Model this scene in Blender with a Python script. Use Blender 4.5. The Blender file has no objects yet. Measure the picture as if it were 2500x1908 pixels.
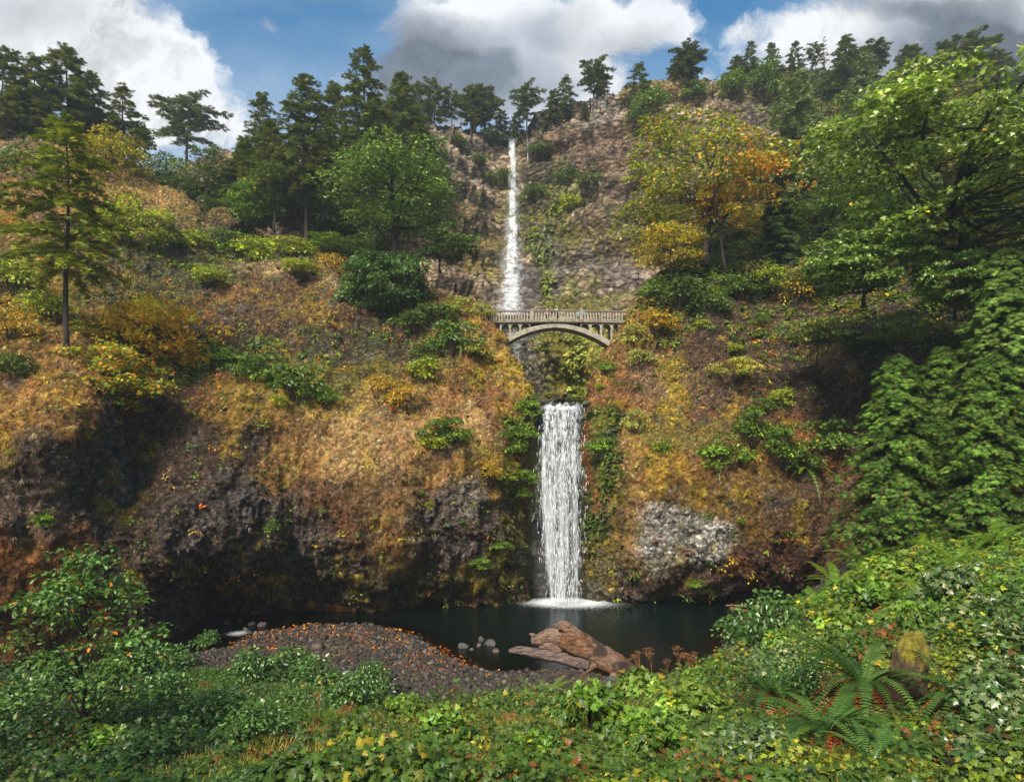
import bpy, bmesh, math, random
import numpy as np
from mathutils import Vector, Matrix
from mathutils.bvhtree import BVHTree

# ------------------------------------------------------------------ camera, sky, sun, exposure
scene = bpy.context.scene
COL = scene.collection
F = 1629.0            # focal length in pixels of the 2500 px wide photograph
CX, HY, CH = 1250.0, 1100.0, 16.0     # principal column, horizon row, camera height over the pool
cam_data = bpy.data.cameras.new('camera')
cam = bpy.data.objects.new('camera', cam_data)
COL.objects.link(cam)
cam.location = (0, 0, CH)
cam.rotation_euler = (math.radians(90), 0, 0)
cam_data.sensor_width = 36
cam_data.lens = 36 * F / 2500
cam_data.shift_y = (HY - 954) / 2500
cam_data.clip_start = 0.1
cam_data.clip_end = 3000
scene.camera = cam
scene.render.resolution_x = 1024
scene.render.resolution_y = 781

SUN_DIR = Vector((-0.30, -0.66, 0.69)).normalized()     # towards the sun
sd = bpy.data.lights.new('sun', 'SUN')
sd.energy = 4.5
sd.angle = math.radians(12)
sd.color = (1.0, 0.93, 0.82)
so = bpy.data.objects.new('sun', sd)
COL.objects.link(so)
so.rotation_euler = SUN_DIR.to_track_quat('Z', 'Y').to_euler()
so.location = (-20, -20, 80)

vs = scene.view_settings
scene.display_settings.display_device = 'sRGB'
vs.view_transform = 'Standard'
vs.look = 'None'
vs.exposure = 0.85
vs.gamma = 1.0
cy = scene.cycles
cy.max_bounces = 6; cy.diffuse_bounces = 3; cy.glossy_bounces = 2; cy.transmission_bounces = 3; cy.transparent_max_bounces = 10

def _n(nt, t, **kw):
    n = nt.nodes.new(t)
    for k, v in kw.items():
        setattr(n, k, v)
    return n

def setup_world():
    w = bpy.data.worlds.new('World'); scene.world = w
    w.use_nodes = True
    nt = w.node_tree; nt.nodes.clear(); L = nt.links.new
    def V(x):
        return x
    def M(op, a, b=None, c=None, clamp=False):
        n = _n(nt, 'ShaderNodeMath', operation=op); n.use_clamp = clamp
        for i, x in enumerate((a, b, c)):
            if x is None: continue
            if isinstance(x, (int, float)): n.inputs[i].default_value = x
            else: L(x, n.inputs[i])
        return n.outputs[0]
    out = _n(nt, 'ShaderNodeOutputWorld')
    bg = _n(nt, 'ShaderNodeBackground'); L(bg.outputs[0], out.inputs[0])
    sky = _n(nt, 'ShaderNodeTexSky', sky_type='NISHITA')
    sky.sun_disc = False
    sky.sun_elevation = math.asin(SUN_DIR.z)
    sky.sun_rotation = math.atan2(SUN_DIR.x, SUN_DIR.y)
    sky.altitude = 100; sky.air_density = 1.0; sky.dust_density = 0.6; sky.ozone_density = 2.0
    tc = _n(nt, 'ShaderNodeTexCoord')
    sx = _n(nt, 'ShaderNodeSeparateXYZ'); L(tc.outputs['Generated'], sx.inputs[0])
    x, y, z = sx.outputs
    yy = M('MAXIMUM', M('ABSOLUTE', y), 0.12)
    a0 = M('DIVIDE', x, yy); b0 = M('DIVIDE', z, yy)          # slope coordinates of the direction
    c0 = _n(nt, 'ShaderNodeCombineXYZ'); L(a0, c0.inputs[0]); L(b0, c0.inputs[1]); L(y, c0.inputs[2])
    dn = _n(nt, 'ShaderNodeTexNoise'); dn.inputs['Scale'].default_value = 7; dn.inputs['Detail'].default_value = 6; dn.inputs['Roughness'].default_value = .6
    L(c0.outputs[0], dn.inputs['Vector'])
    ds = _n(nt, 'ShaderNodeSeparateColor'); L(dn.outputs['Color'], ds.inputs[0])
    a = M('MULTIPLY_ADD', M('SUBTRACT', ds.outputs[0], 0.5), 0.16, a0); b = M('MULTIPLY_ADD', M('SUBTRACT', ds.outputs[1], 0.5), 0.12, b0)
    cv = _n(nt, 'ShaderNodeCombineXYZ'); L(a, cv.inputs[0]); L(b, cv.inputs[1]); L(M('MULTIPLY', y, 0.3), cv.inputs[2])
    warp = _n(nt, 'ShaderNodeTexNoise'); warp.inputs['Scale'].default_value = 3.2; warp.inputs['Detail'].default_value = 7
    warp.inputs['Roughness'].default_value = 0.55
    L(cv.outputs[0], warp.inputs['Vector'])
    fb = _n(nt, 'ShaderNodeTexNoise'); fb.inputs['Scale'].default_value = 5.5; fb.inputs['Detail'].default_value = 9
    fb.inputs['Roughness'].default_value = 0.68; fb.inputs['Distortion'].default_value = 0.35
    L(cv.outputs[0], fb.inputs['Vector'])
    lo = _n(nt, 'ShaderNodeTexNoise'); lo.inputs['Scale'].default_value = 2.1; lo.inputs['Detail'].default_value = 4
    mp = _n(nt, 'ShaderNodeMapping'); mp.inputs['Location'].default_value = (4.2, 1.3, 2.0); mp.inputs['Scale'].default_value = (1, 2.4, 1)
    L(cv.outputs[0], mp.inputs[0]); L(mp.outputs[0], lo.inputs['Vector'])
    n1 = M('SUBTRACT', fb.outputs[0], 0.5)
    def blob(px, py, rx, ry, s):
        ca, cb = (px - CX) / F, (HY - py) / F
        dx = M('MULTIPLY', M('SUBTRACT', a, ca), F / rx)
        dy = M('MULTIPLY', M('SUBTRACT', b, cb), F / ry)
        d = M('SQRT', M('ADD', M('MULTIPLY', dx, dx), M('MULTIPLY', dy, dy)))
        return M('MULTIPLY', M('SUBTRACT', 1.0, d, clamp=True), s)
    def total(lst):
        r = None
        for q in lst:
            o = blob(*q)
            r = o if r is None else M('ADD', r, o)
        return r
    cover = total([(120, 110, 460, 230, 1.5), (330, 180, 260, 190, 1.4), (560, 290, 110, 110, 1.3), (30, 20, 380, 130, 1.2),
                   (480, 160, 150, 70, .7), (640, 40, 90, 60, .75), (660, 95, 60, 60, .7), (330, 330, 300, 120, .9),
                   (1130, 60, 270, 190, 1.6), (1080, 190, 240, 130, 1.4), (1330, 110, 300, 150, 1.5), (1510, 60, 200, 130, 1.4),
                   (1300, 230, 420, 100, .9), (1500, 280, 500, 110, .8), (1830, 60, 90, 60, .75), (900, 230, 200, 90, .5),
                   (2150, 60, 330, 120, 1.1), (2400, 60, 300, 230, 1.7), (2050, 180, 500, 90, .9), (2400, 200, 300, 150, 1.3), (2000, 110, 330, 90, .8), (1650, 60, 120, 90, .9), (800, 190, 330, 60, .55), (760, 90, 300, 40, .45),
                   (2900, 100, 500, 500, 1.6), (-500, 100, 500, 400, 1.3), (1300, -700, 2200, 500, 1.0)])
    cm = M('ADD', cover, M('MULTIPLY', n1, 2.4))
    mask = M('MULTIPLY_ADD', cm, 1.75, -0.72, clamp=True)
    mask = M('SMOOTH_MIN', mask, 1.0, 0.1)
    wisp = M('MULTIPLY', M('SUBTRACT', lo.outputs[0], 0.40, clamp=True), 2.6)
    # grey undersides
    dark = total([(1040, 150, 240, 170, 1.15), (1110, 220, 380, 110, .9), (1350, 90, 190, 110, .45), (2330, 90, 260, 130, .9), (2150, 20, 260, 50, .5), (2480, 120, 220, 180, .7),
                  (2480, 190, 300, 120, 1.3), (60, 30, 330, 110, .35), (2150, 160, 260, 60, .45), (1560, 120, 120, 70, .35), (2300, 10, 300, 60, .2)])
    dk = M('ADD', dark, M('MULTIPLY', M('SUBTRACT', warp.outputs[0], 0.5), 1.7))
    dk = M('ADD', dk, M('MULTIPLY', M('SUBTRACT', fb.outputs[0], 0.5), 1.5))
    dk = M('MULTIPLY', M('ADD', dk, 0.04, clamp=True), 0.95)
    crmp = _n(nt, 'ShaderNodeValToRGB'); L(dk, crmp.inputs[0])
    e = crmp.color_ramp.elements
    e[0].position = 0.0; e[0].color = (0.86, 0.87, 0.89, 1)
    e[1].position = 1.0; e[1].color = (0.11, 0.135, 0.17, 1)
    m = e.new(0.42); m.color = (0.40, 0.43, 0.48, 1)
    # clear sky: physical sky scaled, deepened towards the zenith
    hs = _n(nt, 'ShaderNodeMix', data_type='RGBA', blend_type='MULTIPLY'); hs.inputs[0].default_value = 1
    L(sky.outputs[0], hs.inputs[6]); hs.inputs[7].default_value = (0.040, 0.108, 0.128, 1)
    ws = _n(nt, 'ShaderNodeMix', data_type='RGBA'); L(M('MULTIPLY', wisp, 0.6), ws.inputs[0])
    L(hs.outputs[2], ws.inputs[6]); ws.inputs[7].default_value = (0.42, 0.53, 0.66, 1)
    # pale towards the skyline
    hz = M('MULTIPLY_ADD', b, -3.0, 1.95, clamp=True)
    wh = _n(nt, 'ShaderNodeMix', data_type='RGBA'); L(M('MULTIPLY', hz, 0.75), wh.inputs[0])
    L(ws.outputs[2], wh.inputs[6]); wh.inputs[7].default_value = (0.52, 0.60, 0.68, 1)
    mx = _n(nt, 'ShaderNodeMix', data_type='RGBA'); L(mask, mx.inputs[0])
    sh = M('MULTIPLY_ADD', M('SUBTRACT', fb.outputs[0], 0.5), 2.3, 0.93)
    sh = M('ADD', sh, M('MULTIPLY', M('SUBTRACT', warp.outputs[0], 0.5), 1.6))
    cm2 = _n(nt, 'ShaderNodeVectorMath', operation='SCALE'); L(crmp.outputs[0], cm2.inputs[0]); L(sh, cm2.inputs[3])
    L(wh.outputs[2], mx.inputs[6]); L(cm2.outputs[0], mx.inputs[7])
    L(mx.outputs[2], bg.inputs[0]); bg.inputs[1].default_value = 0.70
setup_world()

# ------------------------------------------------------------------ helpers
def P(px, py, D):
    return np.array([(px - CX) / F * D, D, CH + (HY - py) / F * D])
def to_px(v):
    return CX + v[..., 0] / v[..., 1] * F, HY - (v[..., 2] - CH) / v[..., 1] * F

def _hash(ix, iy, iz, seed):
    h = (ix * 374761393 + iy * 668265263 + iz * 2147483647 + seed * 974634777) & 0xffffffff
    h = ((h ^ (h >> 13)) * 1274126177) & 0xffffffff
    h = h ^ (h >> 16)
    return (h & 0xffff) / 65535.0
def vnoise(p, seed=0):
    p = np.asarray(p, dtype=np.float64)
    i = np.floor(p).astype(np.int64); f = p - i
    u = f * f * f * (f * (f * 6 - 15) + 10)
    r = 0
    for dx in (0, 1):
        for dy in (0, 1):
            for dz in (0, 1):
                w = (u[..., 0] if dx else 1 - u[..., 0]) * (u[..., 1] if dy else 1 - u[..., 1]) * (u[..., 2] if dz else 1 - u[..., 2])
                r = r + w * _hash(i[..., 0] + dx, i[..., 1] + dy, i[..., 2] + dz, seed)
    return r * 2 - 1
def fbm(p, octv=5, seed=0, gain=0.5, ridged=False):
    a, s, t = 1.0, 0, 0
    q = np.array(p, dtype=np.float64)
    for o in range(octv):
        n = vnoise(q, seed + o * 17)
        if ridged: n = 1 - 2 * np.abs(n)
        s = s + a * n; t += a
        a *= gain; q = q * 2.03 + 11.3
    return s / t

def tps(ctrl, scale):
    c = np.array(ctrl, float); xy = c[:, :2] / scale; z = c[:, 2]
    def U(d2): return 0.5 * d2 * np.log(np.maximum(d2, 1e-12))
    n = len(c)
    d2 = ((xy[:, None] - xy[None]) ** 2).sum(-1)
    A = np.zeros((n + 3, n + 3)); A[:n, :n] = U(d2) + np.eye(n) * 0.004
    A[:n, n] = 1; A[:n, n + 1:] = xy; A[n, :n] = 1; A[n + 1:, :n] = xy.T
    sol = np.linalg.solve(A, np.concatenate([z, [0, 0, 0]]))
    def f(x, y):
        x = np.asarray(x, float) / scale; y = np.asarray(y, float) / scale
        r = sol[n] + sol[n + 1] * x + sol[n + 2] * y
        for k in range(n):
            r = r + sol[k] * U((x - xy[k, 0]) ** 2 + (y - xy[k, 1]) ** 2)
        return r
    return f

def link(o, parent=None):
    COL.objects.link(o)
    if parent is not None: o.parent = parent
    return o
def tag(o, label=None, cat=None, group=None, kind=None):
    if label: o['label'] = label
    if cat: o['category'] = cat
    if group: o['group'] = group
    if kind: o['kind'] = kind
    return o
def mesh_np(name, verts, faces, mat=None, parent=None, tint=None, smooth=True, uv=None):
    """faces: list of (M,k) integer arrays"""
    me = bpy.data.meshes.new(name)
    verts = np.asarray(verts, np.float32)
    faces = [np.asarray(f, np.int32) for f in faces if len(f)]
    me.vertices.add(len(verts)); me.vertices.foreach_set('co', verts.ravel())
    tot = np.concatenate([np.full(len(f), f.shape[1], np.int32) for f in faces])
    st = np.concatenate([[0], np.cumsum(tot)[:-1]]).astype(np.int32)
    idx = np.concatenate([f.ravel() for f in faces])
    me.loops.add(len(idx)); me.loops.foreach_set('vertex_index', idx)
    me.polygons.add(len(tot)); me.polygons.foreach_set('loop_start', st)
    me.polygons.foreach_set('use_smooth', np.full(len(tot), bool(smooth)))
    if tint is not None:
        at = me.color_attributes.new('tint', 'FLOAT_COLOR', 'POINT')
        t = np.ones((len(verts), 4), np.float32); t[:, :3] = tint
        at.data.foreach_set('color', t.ravel())
    if uv is not None:
        l = me.uv_layers.new(name='uv')
        l.data.foreach_set('uv', np.asarray(uv, np.float32)[idx].ravel())
    me.update(calc_edges=True); me.validate()
    if mat: me.materials.append(mat)
    return link(bpy.data.objects.new(name, me), parent)
def empty(name, loc=(0, 0, 0), rz=0.0):
    o = bpy.data.objects.new(name, None); o.location = loc; o.rotation_euler = (0, 0, rz)
    o.empty_display_size = 0.3
    return link(o)

class Geo:
    def __init__(s): s.v = []; s.f = {}; s.c = []; s.n = 0
    def add(s, v, faces, col=None):
        v = np.asarray(v, float)
        for f in faces:
            f = np.asarray(f, int)
            if len(f): s.f.setdefault(f.shape[1], []).append(f + s.n)
        s.v.append(v); s.n += len(v)
        if col is None: col = (1, 1, 1)
        c = np.asarray(col, float)
        s.c.append(np.broadcast_to(c, (len(v), 3)))
    def build(s, name, mat, parent=None, smooth=True):
        return mesh_np(name, np.concatenate(s.v), [np.concatenate(x) for x in s.f.values()], mat, parent, np.concatenate(s.c), smooth)

def tube(g, pts, rad, sides=6, col=None, cap=True):
    pts = np.asarray(pts, float); n = len(pts); rad = np.broadcast_to(np.asarray(rad, float), (n,))
    t = np.gradient(pts, axis=0); t /= np.linalg.norm(t, axis=1)[:, None] + 1e-9
    ref = np.where(np.abs(t[:, 2:3]) > 0.9, np.array([[1.0, 0, 0]]), np.array([[0, 0, 1.0]]))
    if n > 1: ref[:] = ref[0]
    a = np.cross(t, ref); a /= np.linalg.norm(a, axis=1)[:, None] + 1e-9
    b = np.cross(t, a)
    th = np.arange(sides) / sides * 2 * np.pi
    v = pts[:, None] + rad[:, None, None] * (np.cos(th)[None, :, None] * a[:, None] + np.sin(th)[None, :, None] * b[:, None])
    i = np.arange(n - 1)[:, None] * sides; j = np.arange(sides)[None]
    k = (j + 1) % sides
    q = np.stack([i + j, i + k, i + k + sides, i + j + sides], -1).reshape(-1, 4)
    fs = [q]
    if cap:
        fs.append(np.array([list(range(sides))[::-1]])); fs.append(np.array([[(n - 1) * sides + m for m in range(sides)]]))
    vv = v.reshape(-1, 3)
    g.add(vv, fs, col)
def box(g, c, s, col=None, R=None):
    c = np.asarray(c, float); s = np.asarray(s, float) / 2
    v = np.array([[x, y, z] for x in (-1, 1) for y in (-1, 1) for z in (-1, 1)]) * s
    if R is not None: v = v @ np.asarray(R).T
    g.add(v + c, [np.array([[0, 1, 3, 2], [4, 6, 7, 5], [0, 4, 5, 1], [2, 3, 7, 6], [0, 2, 6, 4], [1, 5, 7, 3]])], col)
def bez(p0, p1, p2, n=6):
    t = np.linspace(0, 1, n)[:, None]
    return (1 - t) ** 2 * np.asarray(p0) + 2 * t * (1 - t) * np.asarray(p1) + t * t * np.asarray(p2)

def norm(v): return v / (np.linalg.norm(v, axis=-1, keepdims=True) + 1e-9)
def frames(nrm, fwd):
    """columns: side, forward, normal"""
    z = norm(np.asarray(nrm, float)); y = np.asarray(fwd, float)
    y = norm(y - (y * z).sum(-1, keepdims=True) * z); x = np.cross(y, z)
    return np.stack([x, y, z], -1)
def instances(tv, tf, T, R, S, col):
    N = len(T); n = len(tv); S = np.asarray(S, float).reshape(N, -1)
    if S.shape[1] == 1: S = np.repeat(S, 3, 1)
    v = tv[None] * S[:, None]
    v = np.einsum('nij,nkj->nki', R, v) + T[:, None]
    off = (np.arange(N) * n)[:, None, None]
    fs = [(np.asarray(f)[None] + off).reshape(-1, np.asarray(f).shape[1]) for f in tf]
    c = np.repeat(col, n, 0)
    return v.reshape(-1, 3), fs, c

# leaf outlines: stem at the origin, tip along +Y, upper side +Z
OVAL = (np.array([[0, 0, 0], [.28, .35, .06], [.2, .75, .05], [0, 1, -.05], [-.2, .75, .05], [-.28, .35, .06], [0, .5, -.02]]),
        [np.array([[0, 1, 2, 6], [6, 2, 3, 4]][:1] + [[0, 6, 4, 5]]), np.array([[6, 2, 3], [6, 3, 4]])])
_mo = [(0, 0), (.22, -.1), (.5, .1), (.3, .28), (.55, .55), (.24, .5), (.2, .68), (0, 1.0), (-.2, .68), (-.24, .5), (-.55, .55), (-.3, .28), (-.5, .1), (-.22, -.1)]
MAPLE = (np.array([[x, y, -.10 * abs(x) - .14 * max(0, y - .5)] for x, y in _mo] + [[0, .35, .05]]),
         [np.array([[14, i, (i + 1) % 14] for i in range(14)])])
def diamonds(lst):
    v, f = [], []
    for (x0, y0, ang, ln, w, dz) in lst:
        d = np.array([math.sin(ang), math.cos(ang)]); s = np.array([d[1], -d[0]])
        k = len(v); o = np.array([x0, y0])
        for q, zz in ((o, 0), (o + d * ln * .45 + s * w, dz * .3), (o + d * ln, dz), (o + d * ln * .45 - s * w, dz * .3)):
            v.append([q[0], q[1], zz])
        f.append([k, k + 1, k + 2, k + 3])
    return np.array(v, float), [np.array(f)]
NEEDLE = diamonds([(0, 0, 0, 1, .10, -.1), (0, .15, .7, .6, .07, -.08), (0, .15, -.7, .6, .07, -.08), (0, .4, .6, .5, .07, -.12), (0, .4, -.6, .5, .07, -.12)])
CEDAR = diamonds([(0, 0, 0, 1, .06, -.35), (0, .1, .75, .6, .055, -.2), (0, .1, -.75, .6, .055, -.2), (0, .38, .7, .48, .05, -.22), (0, .38, -.7, .48, .05, -.22), (0, .62, .6, .3, .045, -.2), (0, .62, -.6, .3, .045, -.2)])
BLADE = (np.array([[-.035, 0, 0], [.035, 0, 0], [.028, .45, .12], [-.028, .45, .12], [0, 1, -.05]]), [np.array([[0, 1, 2, 3]]), np.array([[3, 2, 4]])])
CLUMP3 = (lambda a: (np.concatenate([a[0] * .8 + np.array([0, .05, 0]), (a[0] * .7) @ np.array([[.3, .95, 0], [-.95, .3, 0], [0, 0, 1]]) + [.1, .0, .08],
                                     (a[0] * .7) @ np.array([[.3, -.95, 0], [.95, .3, 0], [0, 0, 1]]) + [-.1, 0, .04]]),
                     [np.concatenate([f + k * len(a[0]) for k in range(3)]) for f in a[1]]))(OVAL)

def pal(rng, n, palette, jit=0.18):
    """palette: list of (weight, rgb)"""
    w = np.array([p[0] for p in palette], float); c = np.array([p[1] for p in palette], float)
    k = rng.choice(len(w), n, p=w / w.sum())
    r = c[k] * np.array([1.5, 1.16, .68]) * np.exp(rng.normal(0, jit, (n, 1)))
    return np.clip(r * (1 + rng.normal(0, .06, (n, 3))), 0.002, .9)

# ------------------------------------------------------------------ materials
def new_mat(name):
    m = bpy.data.materials.new(name); m.use_nodes = True
    nt = m.node_tree; b = nt.nodes['Principled BSDF']
    return m, nt, b, nt.links.new
def leaf_material(name, rough=0.45, trans=0.35, spec=0.4):
    m, nt, b, L = new_mat(name)
    at = _n(nt, 'ShaderNodeAttribute', attribute_name='tint')
    L(at.outputs['Color'], b.inputs['Base Color']); b.inputs['Roughness'].default_value = rough
    b.inputs['Specular IOR Level'].default_value = spec
    tr = _n(nt, 'ShaderNodeBsdfTranslucent')
    mul = _n(nt, 'ShaderNodeMix', data_type='RGBA', blend_type='MULTIPLY'); mul.inputs[0].default_value = 1
    L(at.outputs['Color'], mul.inputs[6]); mul.inputs[7].default_value = (1.25, 1.2, .55, 1)
    L(mul.outputs[2], tr.inputs[0])
    mx = _n(nt, 'ShaderNodeMixShader'); mx.inputs[0].default_value = trans
    L(b.outputs[0], mx.inputs[1]); L(tr.outputs[0], mx.inputs[2])
    L(mx.outputs[0], nt.nodes['Material Output'].inputs[0])
    return m
def rough_material(name, scale=2.0, lo=0.45, hi=1.5, bump=0.5, rough=0.85, tint=True, base=(.3, .3, .3), spec=0.3, stretch=(1, 1, 1), speck=None, vor=0.0, cells=0.0):
    """tinted surface broken up by several scales of noise, in object space"""
    m, nt, b, L = new_mat(name)
    tc = _n(nt, 'ShaderNodeTexCoord'); mp = _n(nt, 'ShaderNodeMapping'); mp.inputs['Scale'].default_value = stretch
    L(tc.outputs['Object'], mp.inputs[0])
    n1 = _n(nt, 'ShaderNodeTexNoise'); n1.inputs['Scale'].default_value = scale; n1.inputs['Detail'].default_value = 9; n1.inputs['Roughness'].default_value = .68
    L(mp.outputs[0], n1.inputs['Vector'])
    mr = _n(nt, 'ShaderNodeMapRange'); mr.inputs[1].default_value = .3; mr.inputs[2].default_value = .7
    mr.inputs[3].default_value = lo; mr.inputs[4].default_value = hi; L(n1.outputs[0], mr.inputs[0])
    mul = _n(nt, 'ShaderNodeMix', data_type='RGBA', blend_type='MULTIPLY'); mul.inputs[0].default_value = 1
    if tint:
        at = _n(nt, 'ShaderNodeAttribute', attribute_name='tint'); L(at.outputs['Color'], mul.inputs[6])
    else: mul.inputs[6].default_value = (*base, 1)
    nf = _n(nt, 'ShaderNodeTexNoise'); nf.inputs['Scale'].default_value = scale * 5; nf.inputs['Detail'].default_value = 5; nf.inputs['Roughness'].default_value = .7
    L(mp.outputs[0], nf.inputs['Vector'])
    mf = _n(nt, 'ShaderNodeMapRange'); mf.inputs[1].default_value = .32; mf.inputs[2].default_value = .68; mf.inputs[3].default_value = .55; mf.inputs[4].default_value = 1.5; L(nf.outputs[0], mf.inputs[0])
    mm = _n(nt, 'ShaderNodeMath', operation='MULTIPLY'); L(mr.outputs[0], mm.inputs[0]); L(mf.outputs[0], mm.inputs[1])
    L(mm.outputs[0], mul.inputs[7])
    colo = mul.outputs[2]
    hsum = _n(nt, 'ShaderNodeMath', operation='MULTIPLY_ADD'); L(nf.outputs[0], hsum.inputs[0]); hsum.inputs[1].default_value = .35; L(n1.outputs[0], hsum.inputs[2])
    hgt = hsum.outputs[0]
    if speck or vor:
        vo = _n(nt, 'ShaderNodeTexVoronoi'); vo.inputs['Scale'].default_value = scale * 2.2; L(mp.outputs[0], vo.inputs['Vector'])
        if speck:
            n2 = _n(nt, 'ShaderNodeTexNoise'); n2.inputs['Scale'].default_value = scale * 1.1; n2.inputs['Detail'].default_value = 3
            mp2 = _n(nt, 'ShaderNodeMapping'); mp2.inputs['Location'].default_value = (7, 3, 5); L(mp.outputs[0], mp2.inputs[0]); L(mp2.outputs[0], n2.inputs['Vector'])
            cr = _n(nt, 'ShaderNodeMapRange'); cr.inputs[1].default_value = .56; cr.inputs[2].default_value = .68; L(n2.outputs[0], cr.inputs[0])
            sc = _n(nt, 'ShaderNodeMath', operation='MULTIPLY'); L(cr.outputs[0], sc.inputs[0]); sc.inputs[1].default_value = speck[3]
            mx = _n(nt, 'ShaderNodeMix', data_type='RGBA'); L(sc.outputs[0], mx.inputs[0]); L(colo, mx.inputs[6]); mx.inputs[7].default_value = (*speck[:3], 1)
            colo = mx.outputs[2]
        if cells:
            wv = _n(nt, 'ShaderNodeVectorMath', operation='MULTIPLY_ADD'); L(n1.outputs['Color'], wv.inputs[0]); wv.inputs[1].default_value = (.5, .5, .5); L(mp.outputs[0], wv.inputs[2])
            v2 = _n(nt, 'ShaderNodeTexVoronoi'); v2.inputs['Scale'].default_value = cells; L(wv.outputs[0], v2.inputs['Vector'])
            sc_ = _n(nt, 'ShaderNodeSeparateColor'); L(v2.outputs['Color'], sc_.inputs[0])
            cm_ = _n(nt, 'ShaderNodeMapRange'); cm_.inputs[3].default_value = .45; cm_.inputs[4].default_value = 1.6; L(sc_.outputs[0], cm_.inputs[0])
            edg = _n(nt, 'ShaderNodeMapRange'); edg.inputs[1].default_value = .25; edg.inputs[2].default_value = .75; edg.inputs[3].default_value = 1.15; edg.inputs[4].default_value = .45; L(v2.outputs['Distance'], edg.inputs[0])
            m3_ = _n(nt, 'ShaderNodeMath', operation='MULTIPLY'); L(cm_.outputs[0], m3_.inputs[0]); L(edg.outputs[0], m3_.inputs[1])
            vm_ = _n(nt, 'ShaderNodeVectorMath', operation='SCALE'); L(colo, vm_.inputs[0]); L(m3_.outputs[0], vm_.inputs[3]); colo = vm_.outputs[0]
            hh_ = _n(nt, 'ShaderNodeMath', operation='MULTIPLY_ADD'); L(v2.outputs['Distance'], hh_.inputs[0]); hh_.inputs[1].default_value = -.35; L(hsum.outputs[0], hh_.inputs[2]); hsum = hh_; hgt = hh_.outputs[0]
        if vor:
            ad = _n(nt, 'ShaderNodeMath', operation='MULTIPLY_ADD'); L(vo.outputs['Distance'], ad.inputs[0]); ad.inputs[1].default_value = -vor; L(hsum.outputs[0], ad.inputs[2])
            hgt = ad.outputs[0]
    L(colo, b.inputs['Base Color'])
    bp = _n(nt, 'ShaderNodeBump'); bp.inputs['Strength'].default_value = bump; bp.inputs['Distance'].default_value = 1.2 / scale
    L(hgt, bp.inputs['Height']); L(bp.outputs[0], b.inputs['Normal'])
    b.inputs['Roughness'].default_value = rough; b.inputs['Specular IOR Level'].default_value = spec
    return m

M_LEAF = leaf_material('leaf')
M_GLOSSLEAF = leaf_material('glossy_leaf', rough=.32, trans=.3, spec=.6)
M_NEEDLE = leaf_material('needles', rough=.6, trans=.2, spec=.25)
M_GRASS = leaf_material('dry_grass', rough=.7, trans=.25, spec=.1)
M_BARK = rough_material('bark', scale=3, lo=.5, hi=1.4, bump=.8, stretch=(3, 3, .6))
M_CLIFF = rough_material('basalt_cliff', scale=1.1, lo=.4, hi=1.6, bump=1.0, vor=.35, cells=2.6)
M_FARCLIFF = rough_material('far_basalt_cliff', scale=.42, lo=.45, hi=1.55, bump=1.0, vor=.5, cells=.75, stretch=(1, 1, 1.5))
M_SOIL = rough_material('soil', scale=1.5, lo=.5, hi=1.5, bump=.8)
M_STONE = rough_material('stone', scale=3.5, lo=.5, hi=1.5, bump=.6, rough=.6, spec=.4)
M_CONCRETE = rough_material('weathered_concrete', scale=1.6, lo=.68, hi=1.22, bump=.25, speck=(.16, .11, .06, .55))
M_WOOD = rough_material('driftwood', scale=2.6, lo=.3, hi=1.7, bump=1.0, stretch=(.45, 2.2, 1.9), rough=.7, speck=(.05, .035, .03, .8))
# ------------------------------------------------------------------ cliffs
def smooth(e0, e1, x):
    t = np.clip((x - e0) / (e1 - e0), 0, 1); return t * t * (3 - 2 * t)
def interp(pts):
    a = np.array(pts, float); return lambda x: np.interp(x, a[:, 0], a[:, 1])

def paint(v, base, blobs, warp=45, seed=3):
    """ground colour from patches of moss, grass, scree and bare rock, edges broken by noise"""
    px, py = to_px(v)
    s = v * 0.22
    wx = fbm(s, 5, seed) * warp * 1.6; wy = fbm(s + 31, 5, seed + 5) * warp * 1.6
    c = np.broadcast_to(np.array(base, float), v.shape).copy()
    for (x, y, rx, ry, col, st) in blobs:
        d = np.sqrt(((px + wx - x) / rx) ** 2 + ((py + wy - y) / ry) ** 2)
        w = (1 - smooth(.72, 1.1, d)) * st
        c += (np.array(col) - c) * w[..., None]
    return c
def patchy(v, c, col, freq, thr, st, seed, soft=.1):
    n = fbm(v * freq, 5, seed, .6)
    w = smooth(thr, thr + soft, n) * st
    return c + (np.array(col) - c) * w[..., None]

DK = (.080, .050, .030); ROCK = (.125, .110, .098); GOLD = (.42, .235, .075); RUST = (.24, .10, .032); STRAW = (.50, .32, .14)
OLIVE = (.20, .165, .028); YMOSS = (.46, .32, .025); GREEN = (.085, .14, .022); LIME = (.20, .27, .035); TAN = (.44, .31, .185)
PALE = (.52, .47, .40); PINK = (.33, .26, .21); WET = (.02, .02, .018); DKGREEN = (.05, .075, .015)

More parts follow.
